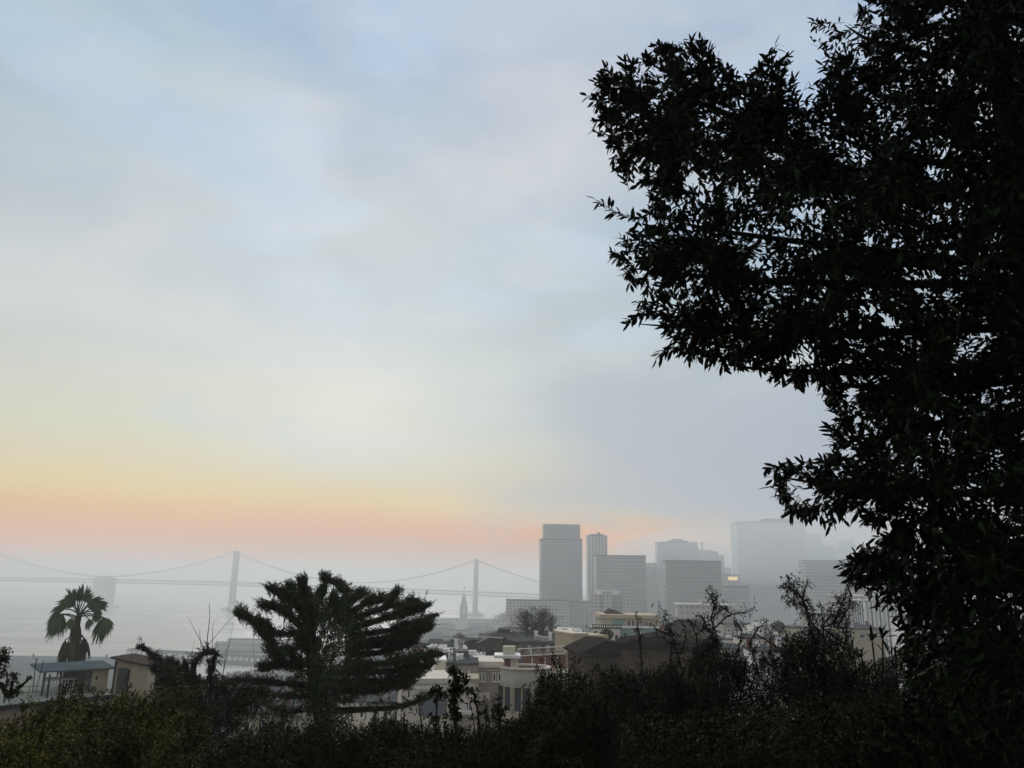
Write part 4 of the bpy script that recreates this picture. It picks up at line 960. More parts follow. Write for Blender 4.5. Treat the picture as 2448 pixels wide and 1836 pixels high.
# loose sprigs past the outline
sprigs = [([(1560, 510), (1500, 520), (1424, 478)], 9), ([(1480, 330), (1445, 320), (1416, 312)], 4), ([(1600, 760), (1545, 745), (1495, 775)], 9), ([(1620, 740), (1560, 730), (1520, 722)], 6), ([(1640, 835), (1600, 835), (1566, 858)], 7), ([(1690, 760), (1740, 800), (1830, 800)], 8),
          ([(1900, 900), (1860, 890), (1840, 898)], 3), ([(1910, 880), (1900, 905), (1893, 918)], 4), ([(1890, 1125), (1850, 1122), (1828, 1124)], 5), ([(1900, 1205), (1890, 1225), (1880, 1235)], 4), ([(2110, 1320), (2080, 1335), (2024, 1332)], 6), ([(2080, 1350), (2040, 1352), (2022, 1362)], 5), ([(2150, 1300), (2120, 1290), (2090, 1286)], 4),
          ([(1740, 260), (1800, 180), (1862, 105)], 12), ([(1770, 270), (1830, 170), (1890, 130)], 10), ([(1700, 240), (1700, 150), (1672, 92)], 9), ([(1640, 200), (1600, 140), (1562, 112)], 8), ([(1760, 280), (1740, 200), (1715, 135)], 8), ([(1540, 230), (1500, 180), (1492, 142)], 6), ([(1500, 260), (1460, 220), (1420, 225)], 6), ([(1480, 250), (1445, 200), (1450, 182)], 5),
          ([(1900, 300), (1895, 240), (1898, 180)], 7), ([(1850, 300), (1860, 200), (1880, 150)], 8), ([(1990, 1030), (1985, 1020), (1976, 1015)], 3), ([(2010, 960), (1990, 945), (1968, 940)], 4), ([(1500, 440), (1490, 400), (1478, 408)], 4), ([(1610, 280), (1640, 160), (1650, 95)], 9), ([(1800, 740), (1760, 780), (1700, 800)], 8), ([(1950, 880), (1960, 905), (1958, 920)], 4), ([(2100, 1240), (2090, 1250), (2075, 1238)], 4)]
bt = []
for pts, k in sprigs:
    c = curve_pts(px_curve(pts, TD + rng.uniform(-.25, .1)), 8); bt.append((c, .0032, .0014))
    idx = np.linspace(len(c) * .1, len(c) - 1, int(k * 1.9)).astype(int); P = c[idx]; D = unit(np.gradient(c, axis=0))[idx]; D = unit(D + rnd(len(D)) * .35)
    A, LP, LD, NN, LL, WW = spray(P, D, np.full(len(P), .07), 3, .076, .021, .85, .1)
    tw.append((A, P, LP, LD, NN, LL, WW))
vis = np.array(tree_poly[:86], float)
for i in range(len(vis) - 1):
    a_, b_ = vis[i], vis[i + 1]; Ls_ = np.linalg.norm(b_ - a_); nn_ = int(Ls_ / 15) + 1
    for t_ in rng.random(nn_):
        q0 = a_ + (b_ - a_) * t_; nrm_ = np.array([(b_ - a_)[1], -(b_ - a_)[0]]) / max(Ls_, 1)
        if in_poly((q0 + nrm_ * 6)[None], tree_poly)[0]: nrm_ = -nrm_
        out = nrm_ * rng.uniform(-6, 17) + rng.normal(size=2) * 9 + (np.array([0, 8]) if nrm_[1] > .3 else np.array([-6, -6])); dz_ = rng.uniform(-.3, .3)
        c = curve_pts(px_curve([tuple(q0 - out * .6) + (dz_,), tuple(q0 + out * .3 + rng.normal(size=2) * 3) + (dz_,), tuple(q0 + out) + (dz_,)], TD), 6)
        k = int(rng.integers(3, 7)); idx = np.linspace(len(c) * .2, len(c) - 1, k).astype(int); P = c[idx]; D = unit(unit(np.gradient(c, axis=0))[idx] + rnd(k) * .3)
        A, LP, LD, NN, LL, WW = spray(P, D, np.full(k, .05), 3, .072, .020, .8, .12); tw.append((A, P, LP, LD, NN, LL, WW))
# airy pale cluster near the top
airy = [(1925, 15), (1960, 40), (2010, 60), (2070, 60), (2110, 100), (2080, 150), (2030, 130), (1990, 120), (1960, 130), (1935, 100), (1915, 70)]
p_ = sample(airy, 34); P = at(p_[:, 0], p_[:, 1], 6.0 + rng.uniform(-.2, .2, 34)); A, LP, LD, NN, LL, WW = spray(P, dirs(p_, (2120, 60), .1, .4, .5), rng.uniform(.1, .2, 34), 6, .075, .02, .8, .2); tw.append((A, P, LP, LD, NN, LL, WW))
# seed clusters on some twig ends
Bp = tw[0][1]; s = rng.random(len(Bp)) < .16; Bp = Bp[s]; n = len(Bp); st = []
Bd = unit(rnd(n) * .8 + np.array([-.3, 0, .25]))
E = (Bp[:, None] + unit(Bd[:, None] + rng.normal(size=(n, 7, 3)) * .55) * rng.uniform(.025, .06, (n, 7, 1))).reshape(-1, 3); S_ = np.repeat(Bp, 7, 0)
v1, f1_ = sticks(S_, E, .0012, .001); v2, f2_ = leaf4(E - np.array([0, 0, .004]), np.tile([[0, 0, 1.0]], (len(E), 1)), rnd(len(E)), np.full(len(E), .011), np.full(len(E), .011))
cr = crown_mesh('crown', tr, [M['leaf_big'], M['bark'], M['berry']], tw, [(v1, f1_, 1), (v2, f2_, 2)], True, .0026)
limbs_mesh('twig', tr, bt, M['bark'], 5)

# ---- shrubs
def shrub(name, label, poly, n, depth, thick, origins, m, L=.03, W=.012, nl=9, tl=(.1, .22), sp=(), shoots=(), droop=.05, up=.35, stems=6, twig_r=.002, cat='shrub', edge=120, group=None, base=None, spread=.8, tstem=.02):
    q = np.asarray(poly, float); cu = float(q[:, 0].mean()) if base is None else base; b = at(cu, q[:, 1].max(), depth); g0 = float(gz(b[0], b[1]))
    r = thing(name, label, cat, (b[0], b[1], g0 - .1), 0, group)
    p = sample(poly, int(n * 1.5), sp); ph = np.sin(p[:, 0] / 23 + np.sin(p[:, 1] / 31) * 2) + np.sin(p[:, 1] / 19 + np.sin(p[:, 0] / 41) * 2.2)
    ed = edge_dist(p, poly); p = p[rng.random(len(p)) < np.clip(.75 + .3 * ph + ed / 150, .15, 1)][:n]; n = len(p); ed = edge_dist(p, poly); d = depth + (rng.random(n) * 2 - 1) * thick * np.clip(.2 + ed / edge, 0, 1); P = at(p[:, 0], p[:, 1], d)
    o = np.array(origins, float); k = np.argmin(np.linalg.norm(p[:, None] - o[None], axis=2) + rng.random((n, len(o))) * 60, axis=1); D = dirs(p, o[k], up, .5, .5)
    A, LP, LD, NN, LL, WW = spray(P, D, rng.uniform(*tl, n), nl, L, W, spread, droop); tws = [(A, P, LP, LD, NN, LL, WW)]
    cur = []
    for i in range(stems):
        j = rng.integers(0, n); cur.append(([np.array(r.location), (np.array(r.location) + A[j]) / 2 + rng.normal(size=3) * .12, A[j]], tstem, tstem * .3))
    for pts, k, dens in shoots:
        dd = depth + rng.uniform(-.3, .3); c = curve_pts(px_curve(pts, dd), 8); allp = np.concatenate([np.asarray(q_[0], float) for q_ in cur]); nb = allp[np.argmin(np.linalg.norm(allp - c[0], axis=1))]; cur.append((np.vstack([[nb], c]), tstem * .35, tstem * .1))
        kk = max(4, int(dens * 1.8)); idx = np.sort(rng.integers(1, len(c), kk)); Q = c[idx] + rng.normal(size=(kk, 3)) * k * depth / F; T = unit(np.gradient(c, axis=0))[idx]; T = unit(T * .6 + rnd(kk) * .7)
        A2, LP, LD, NN, LL, WW = spray(Q, T, rng.uniform(.04, .1, kk), max(4, nl // 2), L * .9, W * .95, spread, droop); tws.append((A2, Q, LP, LD, NN, LL, WW))
    limbs_mesh('stem', r, cur, M['bark'], 5)
    crown_mesh('crown', r, [m, M['bark']], tws, None, False, twig_r); return r

shrub('shrub', 'yellowish green shrub mass in the lower corner below the terrace', [(-80, 1725), (0, 1722), (40, 1708), (75, 1694), (105, 1686), (135, 1660), (165, 1648), (190, 1660), (215, 1662), (245, 1680), (275, 1668), (300, 1700), (310, 1760), (320, 1900), (-80, 1900)], 2600, 8.2, .9, [(130, 1900), (30, 1850), (240, 1880)], M['shrub_yellow'], .044, .019, 10, (.14, .28), shoots=[([(60, 1740), (52, 1700), (60, 1680)], 8, 10), ([(140, 1700), (150, 1660), (146, 1632)], 8, 12), ([(200, 1690), (196, 1650), (206, 1634)], 8, 10), ([(225, 1700), (232, 1668), (240, 1650)], 6, 9), ([(100, 1720), (98, 1690), (90, 1668)], 7, 9)])
shrub('shrub', 'yellow tipped shrub under the tan stair shed beside the dark conifer', [(270, 1672), (300, 1650), (330, 1652), (360, 1656), (395, 1640), (450, 1632), (475, 1655), (500, 1720), (530, 1780), (550, 1900), (280, 1900), (285, 1760)], 2000, 8.8, .8, [(400, 1900), (340, 1830)], M['shrub_yellow'], .044, .019, 10, (.14, .28), shoots=[([(310, 1690), (306, 1650), (314, 1630)], 7, 10), ([(370, 1690), (366, 1650), (376, 1632)], 7, 10), ([(430, 1670), (434, 1630), (442, 1616)], 7, 12), ([(460, 1680), (466, 1650), (478, 1634)], 7, 9)])
shrub('shrub', 'brownish green thicket at the bottom edge under the conifer', [(480, 1790), (540, 1760), (600, 1740), (660, 1725), (720, 1740), (780, 1720), (830, 1725), (870, 1760), (880, 1900), (460, 1900)], 3400, 8.0, .9, [(600, 1960), (760, 1960)], M['shrub_dark'], .04, .016, 9, (.12, .26), [(620, 1752, 34, .45), (700, 1748, 30, .45)])
shrub('shrub', 'sparse see through bush with pale gaps below the conifer boughs', [(560, 1650), (640, 1640), (700, 1660), (800, 1690), (850, 1700), (860, 1790), (700, 1800), (560, 1800)], 900, 9.2, .6, [(700, 1900), (600, 1850)], M['shrub_dark'], .04, .015, 8, (.12, .24), [(640, 1690, 50, .3), (600, 1720, 40, .3), (720, 1720, 40, .4)])
shrub('hedge', 'dark olive hedge along the bottom edge in front of the pale houses', [(830, 1740), (880, 1712), (930, 1716), (980, 1728), (1040, 1732), (1100, 1735), (1150, 1728), (1200, 1722), (1240, 1712), (1290, 1690), (1310, 1900), (820, 1900)], 4600, 7.6, .9, [(900, 1960), (1050, 1960), (1200, 1960)], M['shrub_dark'], .038, .015, 9, (.12, .24),
      shoots=[([(900, 1780), (905, 1720), (898, 1670)], 8, 14), ([(970, 1780), (965, 1720), (972, 1690)], 7, 10), ([(1140, 1780), (1130, 1710), (1118, 1650)], 5, 9), ([(1010, 1760), (1004, 1700), (1000, 1665)], 5, 8), ([(1160, 1770), (1162, 1710), (1158, 1660)], 4, 8), ([(930, 1770), (935, 1720), (925, 1690)], 6, 9)], cat='hedge')
shrub('hedge', 'dense dark bush before the round bayed house', [(1215, 1760), (1250, 1690), (1280, 1640), (1300, 1604), (1330, 1600), (1352, 1612), (1385, 1605), (1420, 1622), (1450, 1650), (1480, 1690), (1500, 1900), (1215, 1900)], 2700, 7.4, .8, [(1330, 1900), (1420, 1900), (1300, 1760)], M['shrub_dark'], .04, .016, 9, (.12, .26), [(1340, 1625, 18, .4), (1300, 1660, 16, .5)],
      [([(1300, 1640), (1290, 1610), (1286, 1590)], 8, 12), ([(1380, 1620), (1372, 1590), (1380, 1575)], 7, 10), ([(1345, 1620), (1335, 1585), (1330, 1570)], 7, 12), ([(1270, 1700), (1262, 1660), (1268, 1630)], 8, 10), ([(1410, 1640), (1420, 1600), (1432, 1585)], 6, 10)], cat='bush')
shrub('shrub', 'added black green leafy mass darkening the foot of the large tree in the very corner', [(2060, 1760), (2120, 1690), (2180, 1640), (2260, 1610), (2340, 1600), (2448, 1590), (2540, 1900), (2050, 1900)], 1500, 3.9, .3, [(2300, 2000), (2420, 1950)], M['leaf_big'], .045, .016, 9, (.1, .2), base=2300)  # added dark foliage covering the skylit lower leaves of the tree
# upright sprouting plants
def sprout(label, pts, d, clumps, L=.05, W=.022, m='sprout', r0=.012):
    c = curve_pts(px_curve(pts, d), 8); g0 = float(gz(c[0][0], c[0][1])); r = thing('sapling', label, 'sapling', (c[0][0], c[0][1], g0 - .1))
    limbs_mesh('stem', r, [(np.vstack([[r.location], c]) if True else c, r0, r0 * .4)] + [([c[int(f * (len(c) - 1))], at(u, v, d)], r0 * .5, r0 * .25) for (f, u, v, k, s_) in clumps], M['bark'], 5)
    Q = []; T = []
    for (f, u, v, k, s_) in clumps:
        Q.append(at(u + rng.normal(size=k) * s_, v + rng.normal(size=k) * s_, d + rng.normal(size=k) * s_ * d / F)); T.append(unit(rnd(k) * .8 + np.array([0, 0, .7])))
    Q = np.concatenate(Q); T = np.concatenate(T); A, LP, LD, NN, LL, WW = spray(Q, T, rng.uniform(.05, .1, len(Q)), 6, L, W, .8, -.1)
    crown_mesh('crown', r, [M[m], M['bark']], [(A, Q, LP, LD, NN, LL, WW)], None, True, .0025)
sprout('tallest leafy sapling standing before the cream flank house', [(1093, 1850), (1089, 1760), (1088, 1680), (1086, 1605)], 7.0, [(1, 1088, 1606, 10, 6), (.9, 1100, 1618, 9, 6), (.86, 1094, 1632, 8, 7), (.6, 1088, 1648, 12, 7), (.5, 1096, 1660, 8, 8), (.5, 1076, 1644, 3, 3), (.4, 1080, 1672, 8, 7), (.35, 1094, 1690, 8, 8), (.25, 1084, 1710, 8, 9)])
sprout('thin sapling with one leafy knob before the garage front', [(1046, 1850), (1042, 1760), (1044, 1700), (1043, 1648)], 7.1, [(1, 1044, 1652, 10, 6), (.9, 1050, 1658, 5, 4), (.4, 1042, 1712, 5, 6), (.3, 1050, 1724, 6, 8)])
sprout('small sapling leaning before the stem of the round bayed house', [(1200, 1850), (1196, 1760), (1194, 1690)], 7.2, [(1, 1194, 1684, 9, 7), (.8, 1204, 1696, 6, 6), (.5, 1190, 1715, 7, 8)])
sprout('bent sapling with a drooping leafy tip before the taupe house', [(1150, 1850), (1146, 1740), (1138, 1680), (1128, 1648)], 7.3, [(1, 1126, 1650, 8, 5), (.9, 1136, 1668, 4, 4), (.5, 1146, 1700, 4, 6)])
# fine leaved shrubs with wild shoots at the right
SR = dict(L=.026, W=.013, nl=8, tl=(.08, .2), droop=.0, up=.5, stems=8, twig_r=.0016, spread=.9)
shrub('shrub', 'fine leaved shrub before the brown shingled house, its first shoots just clearing the roof', [(1410, 1640), (1440, 1600), (1470, 1588), (1500, 1600), (1540, 1606), (1575, 1590), (1600, 1575), (1630, 1580), (1640, 1640), (1650, 1900), (1420, 1900)], 4000, 7.0, .7, [(1530, 1950), (1600, 1800), (1480, 1850)], M['shrub_red'], **SR,
      shoots=[([(1640, 1640), (1612, 1540), (1597, 1490), (1574, 1456)], 9, 46), ([(1600, 1600), (1605, 1540), (1590, 1500)], 6, 16), ([(1535, 1640), (1530, 1530), (1519, 1470)], 3, 10), ([(1532, 1530), (1526, 1510), (1512, 1502)], 3, 8), ([(1600, 1515), (1570, 1505), (1556, 1490)], 3, 8), ([(1630, 1560), (1640, 1510), (1622, 1480)], 4, 12)], base=1530)
shrub('shrub', 'fine leaved shrub with a tall twiggy shoot in front of the pink toned slab', [(1630, 1600), (1655, 1560), (1680, 1530), (1705, 1510), (1730, 1530), (1760, 1560), (1790, 1570), (1800, 1640), (1810, 1900), (1630, 1900)], 3500, 6.8, .6, [(1710, 1900), (1680, 1720), (1760, 1800)], M['shrub_red'], **SR, sp=[(1680, 1600, 30, .4), (1740, 1610, 30, .35), (1770, 1650, 30, .5)],
      shoots=[([(1700, 1560), (1706, 1480), (1712, 1440), (1697, 1406)], 6, 34), ([(1708, 1450), (1700, 1425), (1686, 1412)], 3, 9), ([(1700, 1520), (1680, 1480), (1660, 1468)], 4, 14), ([(1710, 1500), (1745, 1470), (1790, 1462), (1806, 1450)], 3, 14), ([(1700, 1480), (1730, 1455), (1745, 1462)], 3, 10), ([(1720, 1540), (1690, 1500), (1672, 1500)], 5, 16), ([(1760, 1570), (1772, 1510), (1755, 1480)], 6, 26), ([(1668, 1570), (1664, 1520), (1650, 1490)], 5, 18)], base=1710)
shrub('shrub', 'fine leaved shrub with a thick arching shoot crossing the giant tower', [(1790, 1590), (1820, 1560), (1850, 1550), (1880, 1530), (1915, 1500), (1945, 1490), (1975, 1520), (1990, 1600), (2000, 1900), (1790, 1900)], 4000, 6.6, .6, [(1890, 1900), (1930, 1650), (1840, 1750)], M['shrub_red'], **SR, sp=[(1830, 1600, 30, .4), (1860, 1570, 24, .4), (1930, 1590, 30, .5), (1960, 1640, 30, .5)],
      shoots=[([(1950, 1540), (1930, 1470), (1905, 1410), (1878, 1376)], 9, 60), ([(1945, 1500), (1920, 1440), (1900, 1410)], 8, 40), ([(1905, 1420), (1885, 1405), (1862, 1402)], 3, 12), ([(1925, 1450), (1895, 1440), (1872, 1432)], 5, 22), ([(1920, 1420), (1928, 1400), (1932, 1384)], 2, 7), ([(1810, 1600), (1800, 1560), (1790, 1520)], 7, 26), ([(1795, 1530), (1815, 1500), (1838, 1482)], 3, 12), ([(1880, 1560), (1880, 1520), (1872, 1500)], 7, 24), ([(1850, 1580), (1840, 1540), (1848, 1510)], 5, 16)], base=1890)
shrub('shrub', 'fine leaved shrub with forked upright shoots beside the large tree', [(1960, 1560), (1985, 1520), (2010, 1500), (2040, 1520), (2060, 1580), (2110, 1570), (2160, 1560), (2180, 1900), (1960, 1900)], 3500, 6.4, .6, [(2030, 1900), (2000, 1640), (2120, 1800)], M['shrub_red'], **SR, sp=[(1990, 1600, 24, .5), (2040, 1580, 24, .4)],
      shoots=[([(1960, 1560), (1990, 1490), (2015, 1440), (2030, 1400)], 6, 34), ([(1995, 1490), (2010, 1450), (1996, 1420)], 5, 18), ([(2000, 1500), (2030, 1450), (2036, 1425)], 5, 20), ([(1970, 1540), (1966, 1480), (1962, 1440)], 4, 12), ([(1965, 1500), (1985, 1470), (1990, 1440)], 5, 18), ([(2020, 1540), (2024, 1490), (2016, 1460)], 6, 22), ([(2028, 1405), (2040, 1385), (2046, 1375)], 1.5, 6)], base=2030)
shrub('shrub', 'very dark low bush filling the bottom edge beneath the large tree', [(1480, 1720), (1600, 1700), (1800, 1680), (2000, 1660), (2200, 1640), (2448, 1620), (2520, 1900), (1470, 1900)], 3600, 5.6, .5, [(1700, 2000), (2100, 2000), (2350, 1950)], M['shrub_dark'], .036, .014, 9, (.1, .24), base=1900)
def broad_plant():
    r_ = at(2090, 1640, 6.0); r = thing('leafy_plant', 'plant with long strap shaped arching leaves in front of the finned building', 'plant', (r_[0], r_[1], float(gz(r_[0], r_[1])) - .1))
    st = []; P = []; D = []; Ls = []
    for (u, v, k, L) in ((2040, 1540, 9, 45), (2085, 1520, 11, 55), (2110, 1515, 10, 60), (2060, 1560, 8, 40), (2140, 1530, 9, 50)):
        c = at(u, v + 14, 6.0 + rng.uniform(-.2, .2)); st.append(([np.array(r.location), (np.array(r.location) + c) / 2 + rng.normal(size=3) * .05, c], .012, .006))
        for j in range(k): P.append(c); D.append(unit((rnd(1) * .9 + np.array([0, 0, .6])))[0]); Ls.append(L * 6 / F * rng.uniform(.7, 1.1))
    limbs_mesh('stem', r, st, M['bark'], 5); P = np.array(P); D = np.array(D); Ls = np.array(Ls); loc = np.array(r.location)
    V, tri, quad = leaf_chunks6(P - loc, D, np.tile([[0, 0, 1.0]], (len(P), 1)) + rnd(len(P)) * .3, Ls * .8, Ls * .11, 0, .45)
    np_mesh('crown', [(V, np.concatenate([quad]), 0), (V, tri, 0)], [M['shrub_dark']], r)
broad_plant()
# shrub at the far left edge
def edge_shrub():
    d = 11.0; b = at(-30, 1760, d); r = thing('shrub', 'gnarled dark shrub poking in from the edge beside the terrace post', 'shrub', (b[0], b[1], float(gz(b[0], b[1])) - .1))
    br_ = [([np.array(r.location), at(-20, 1690, d), at(20, 1664, d), at(50, 1640, d), at(76, 1618, d)], .05, .008), ([at(20, 1664, d), at(28, 1640, d), at(32, 1612, d)], .03, .006), ([at(-20, 1690, d), at(-8, 1620, d), at(4, 1566, d)], .04, .006), ([at(40, 1648, d), at(58, 1640, d)], .012, .004)]
    limbs_mesh('stem', r, br_, M['bark'], 6); Q = []
    for (u, v, k, s_) in ((30, 1614, 14, 7), (24, 1625, 8, 7), (35, 1652, 16, 7), (26, 1662, 8, 6), (4, 1572, 26, 8), (-2, 1590, 20, 9), (12, 1560, 10, 5), (-12, 1640, 20, 12), (70, 1622, 3, 3)):
        Q.append(at(u + rng.normal(size=k) * s_, v + rng.normal(size=k) * s_, d + rng.normal(size=k) * .06))
    Q = np.concatenate(Q); A, LP, LD, NN, LL, WW = spray(Q, unit(rnd(len(Q)) + np.array([0, 0, .4])), rng.uniform(.06, .12, len(Q)), 7, .055, .024, .8, 0.0)
    crown_mesh('crown', r, [M['shrub_dark'], M['bark']], [(A, Q, LP, LD, NN, LL, WW)], None, False, .003)
edge_shrub()

# ---- conifers
def conifer(label, trunk, boughs, core, ncore, d, m, dens=1.0, base=None, origin=None, sp=()):
    b = px_curve([trunk[0]], d)[0]; r = thing('conifer', label, 'tree', (b[0], b[1], float(gz(b[0], b[1])) - .2))
    cur = [(np.vstack([[r.location], px_curve(trunk, d)]), .32, .06)]; tws = []; px = d / F
    for pts, th in boughs:
        dz = rng.uniform(-1.2, 1.2); q = [(p[0], p[1], dz * (i / max(1, len(pts) - 1)) + (0.3 * dz)) for i, p in enumerate(pts)]
        c = curve_pts(px_curve(q, d), 12); cur.append((c, .09, .015)); L = np.linalg.norm(np.diff(c, axis=0), axis=1).sum(); n = int(L / px * th * .085 * dens) + 10
        t = rng.random(n) ** .85; i = np.clip((t * (len(c) - 1)).astype(int), 0, len(c) - 1); T = unit(np.gradient(c, axis=0))[i]
        wdt = (th * px * .44) * np.clip(1.15 - t, .1, 1)[:, None]
        off = rng.normal(size=(n, 3)) * np.array([.35, 1.6, .27]) * wdt; off[:, 2] -= np.abs(rng.normal(size=n)) * wdt[:, 0] * .35
        P = c[i] + off; D = unit(T * .75 + rnd(n) * np.array([.6, .7, .3]) + np.stack([np.zeros(n), np.zeros(n), .25 - .55 * (off[:, 2] < 0)], 1))
        A, LP, LD, NN, LL, WW = spray(P, D, rng.uniform(.14, .40, n), 13, .12, .021, .6, .12, jit=.18); tws.append((A, P, LP, LD, NN, LL, WW))
        if th >= 12:                       # side branchlets with raised tips
            for t0 in rng.uniform(.3, .97, 7):
                i0 = int(t0 * (len(c) - 1)); tg = unit(np.gradient(c, axis=0))[i0]; ln = th * px * rng.uniform(.5, 1.5) * (1.2 - .6 * t0)
                dv = unit((tg * .8 + np.array([rng.normal() * .25, rng.normal() * .7, rng.uniform(.15, .8)]))[None])[0]; c2 = curve_pts([c[i0], c[i0] + dv * ln * .6 + np.array([0, 0, -.03]), c[i0] + dv * ln + np.array([0, 0, .12 * ln])], 5); cur.append((c2, .03, .006))
                q_ = np.repeat(c2[1:], 2, 0); n2_ = len(q_); q_ = q_ + rng.normal(size=(n2_, 3)) * .06; D2 = unit(dv + rnd(n2_) * .5)
                A, LP, LD, NN, LL, WW = spray(q_ + D2 * .1, D2, rng.uniform(.15, .34, n2_), 12, .11, .02, .6, .1, jit=.18); tws.append((A, q_ + D2 * .1, LP, LD, NN, LL, WW))
        k = np.linspace(len(c) * .55, len(c) - 1, 10).astype(int); P = c[k] + rng.normal(size=(10, 3)) * .02; D = unit(unit(np.gradient(c, axis=0))[k] + rnd(10) * .22)
        A, LP, LD, NN, LL, WW = spray(P + D * .12, D, rng.uniform(.25, .45, 10), 16, .12, .024, .55, .08, jit=.15); tws.append((A, P + D * .12, LP, LD, NN, LL, WW))
    p = sample(core, ncore, sp); ed = edge_dist(p, core); dd = d + (rng.random(ncore) * 2 - 1) * 1.5 * np.clip(.15 + ed / 70, 0, 1); P = at(p[:, 0], p[:, 1], dd)
    D = dirs(p, origin, .25, .6, .6); A, LP, LD, NN, LL, WW = spray(P, D, rng.uniform(.2, .5, ncore), 13, .14, .03, .65, .1, jit=.2); tws.append((A, P, LP, LD, NN, LL, WW))
    limbs_mesh('trunk', r, cur, M['bark'], 6); crown_mesh('crown', r, [M[m], M['bark']], tws, None, False, .008); return r
B = [([(705, 1580), (690, 1550), (660, 1560), (650, 1540), (620, 1496), (585, 1472), (562, 1462)], 26), ([(735, 1530), (720, 1515), (660, 1515), (630, 1500), (600, 1487)], 24), ([(740, 1520), (690, 1470), (660, 1452), (628, 1446)], 17), ([(742, 1500), (710, 1450), (670, 1420), (635, 1401)], 16), ([(744, 1490), (720, 1440), (700, 1415), (687, 1392)], 15), ([(748, 1480), (735, 1430), (717, 1386)], 14),
     ([(752, 1470), (760, 1435), (776, 1403)], 12), ([(790, 1470), (825, 1425), (822, 1408), (795, 1390), (768, 1380)], 13), ([(800, 1470), (840, 1435), (873, 1419)], 14), ([(810, 1480), (880, 1440), (925, 1432), (953, 1418)], 16), ([(820, 1490), (920, 1452), (970, 1445), (1000, 1435)], 16), ([(830, 1505), (930, 1475), (990, 1460), (1030, 1441)], 17), ([(840, 1520), (940, 1505), (1000, 1488), (1049, 1467)], 14), ([(840, 1535), (930, 1525), (990, 1508), (1037, 1496)], 15),
     ([(840, 1550), (910, 1540), (960, 1530), (998, 1516)], 15), ([(840, 1565), (910, 1560), (960, 1545), (998, 1528)], 13), ([(830, 1590), (920, 1585), (990, 1575), (1060, 1563)], 16), ([(830, 1605), (920, 1605), (980, 1600), (1032, 1588)], 16), ([(820, 1630), (900, 1630), (960, 1622), (1014, 1604)], 17), ([(810, 1650), (890, 1650), (950, 1640), (996, 1626)], 15), ([(720, 1590), (680, 1590), (650, 1592), (625, 1600)], 20), ([(740, 1640), (690, 1634), (620, 1628), (540, 1625)], 7),
     ([(790, 1700), (870, 1696), (950, 1690), (1000, 1676), (1038, 1661)], 8), ([(740, 1560), (715, 1540), (712, 1512)], 10), ([(760, 1480), (790, 1450), (800, 1430)], 16), ([(770, 1660), (700, 1665), (650, 1660)], 10), ([(760, 1690), (690, 1700), (640, 1690)], 8)]
core = [(705, 1470), (735, 1432), (775, 1430), (815, 1438), (862, 1448), (890, 1470), (882, 1500), (890, 1540), (880, 1580), (905, 1612), (895, 1650), (845, 1680), (790, 1710), (730, 1690), (690, 1650), (680, 1610), (700, 1560), (730, 1530), (720, 1505)]
conifer('broad windswept conifer with layered boughs standing before the bay', [(775, 1850), (770, 1720), (748, 1600), (745, 1510), (752, 1440)], B, core, 950, 22.0, 'conifer', 1.0, origin=(760, 1600), sp=[(765, 1511, 12, .1)])
B2 = [([(430, 1625), (405, 1592), (375, 1572), (345, 1550)], 9), ([(345, 1551), (338, 1546), (330, 1546)], 3), ([(460, 1625), (465, 1585), (482, 1566), (503, 1558), (525, 1566)], 10), ([(500, 1625), (508, 1590), (515, 1565)], 9), ([(440, 1640), (420, 1600), (410, 1585)], 12), ([(440, 1640), (445, 1600), (440, 1582)], 10), ([(520, 1650), (560, 1628), (620, 1632), (690, 1636)], 10), ([(420, 1650), (390, 1610), (372, 1600)], 12), ([(560, 1680), (620, 1660), (660, 1660)], 10)]
core2 = [(372, 1600), (400, 1590), (440, 1592), (460, 1604), (470, 1612), (490, 1618), (520, 1612), (545, 1620), (575, 1632), (640, 1640), (660, 1670), (600, 1690), (560, 1780), (470, 1790), (430, 1730), (375, 1660)]
conifer('low dark conifer beside the tan stair shed, two curved tips raised', [(480, 1850), (475, 1740), (470, 1640)], B2, core2, 1300, 24.0, 'conifer_dark', 1.1, origin=(480, 1740), sp=[(600, 1690, 40, .3)])
# bare twigs
def bare():
    d = 14.0; b = at(497, 1700, d); r = thing('bare_sapling', 'leafless sapling with long thin twigs against the water', 'sapling', (b[0], b[1], float(gz(b[0], b[1]))))
    cs = [([np.array(r.location), at(496, 1640, d), at(495, 1581, d), at(495, 1534, d), at(501, 1480, d), at(500, 1440, d)], 0.016, .003)]
    for pts in ([(496, 1556), (478, 1530), (459, 1494), (450, 1474)], [(495, 1545), (512, 1525), (549, 1482), (560, 1472)], [(505, 1590), (508, 1530), (510, 1491), (522, 1480)], [(497, 1660), (525, 1640), (533, 1612), (546, 1550), (558, 1488)], [(494, 1640), (458, 1600), (459, 1567), (465, 1530)], [(497, 1660), (612, 1650), (609, 1600), (605, 1550), (606, 1535)], [(482, 1545), (478, 1520), (477, 1506)], [(500, 1560), (520, 1545), (516, 1530)], [(458, 1590), (450, 1575), (462, 1556)], [(536, 1590), (540, 1560), (552, 1530)]):
        c_ = px_curve([(u, v, .1) for u, v in pts], d); allp = np.concatenate([np.asarray(q_[0], float) for q_ in cs]); nb = allp[np.argmin(np.linalg.norm(allp - c_[0], axis=1))]; cs.append((np.vstack([[nb], c_]), .008, .002))
    limbs_mesh('twig', r, cs, M['bark'], 4)
bare()
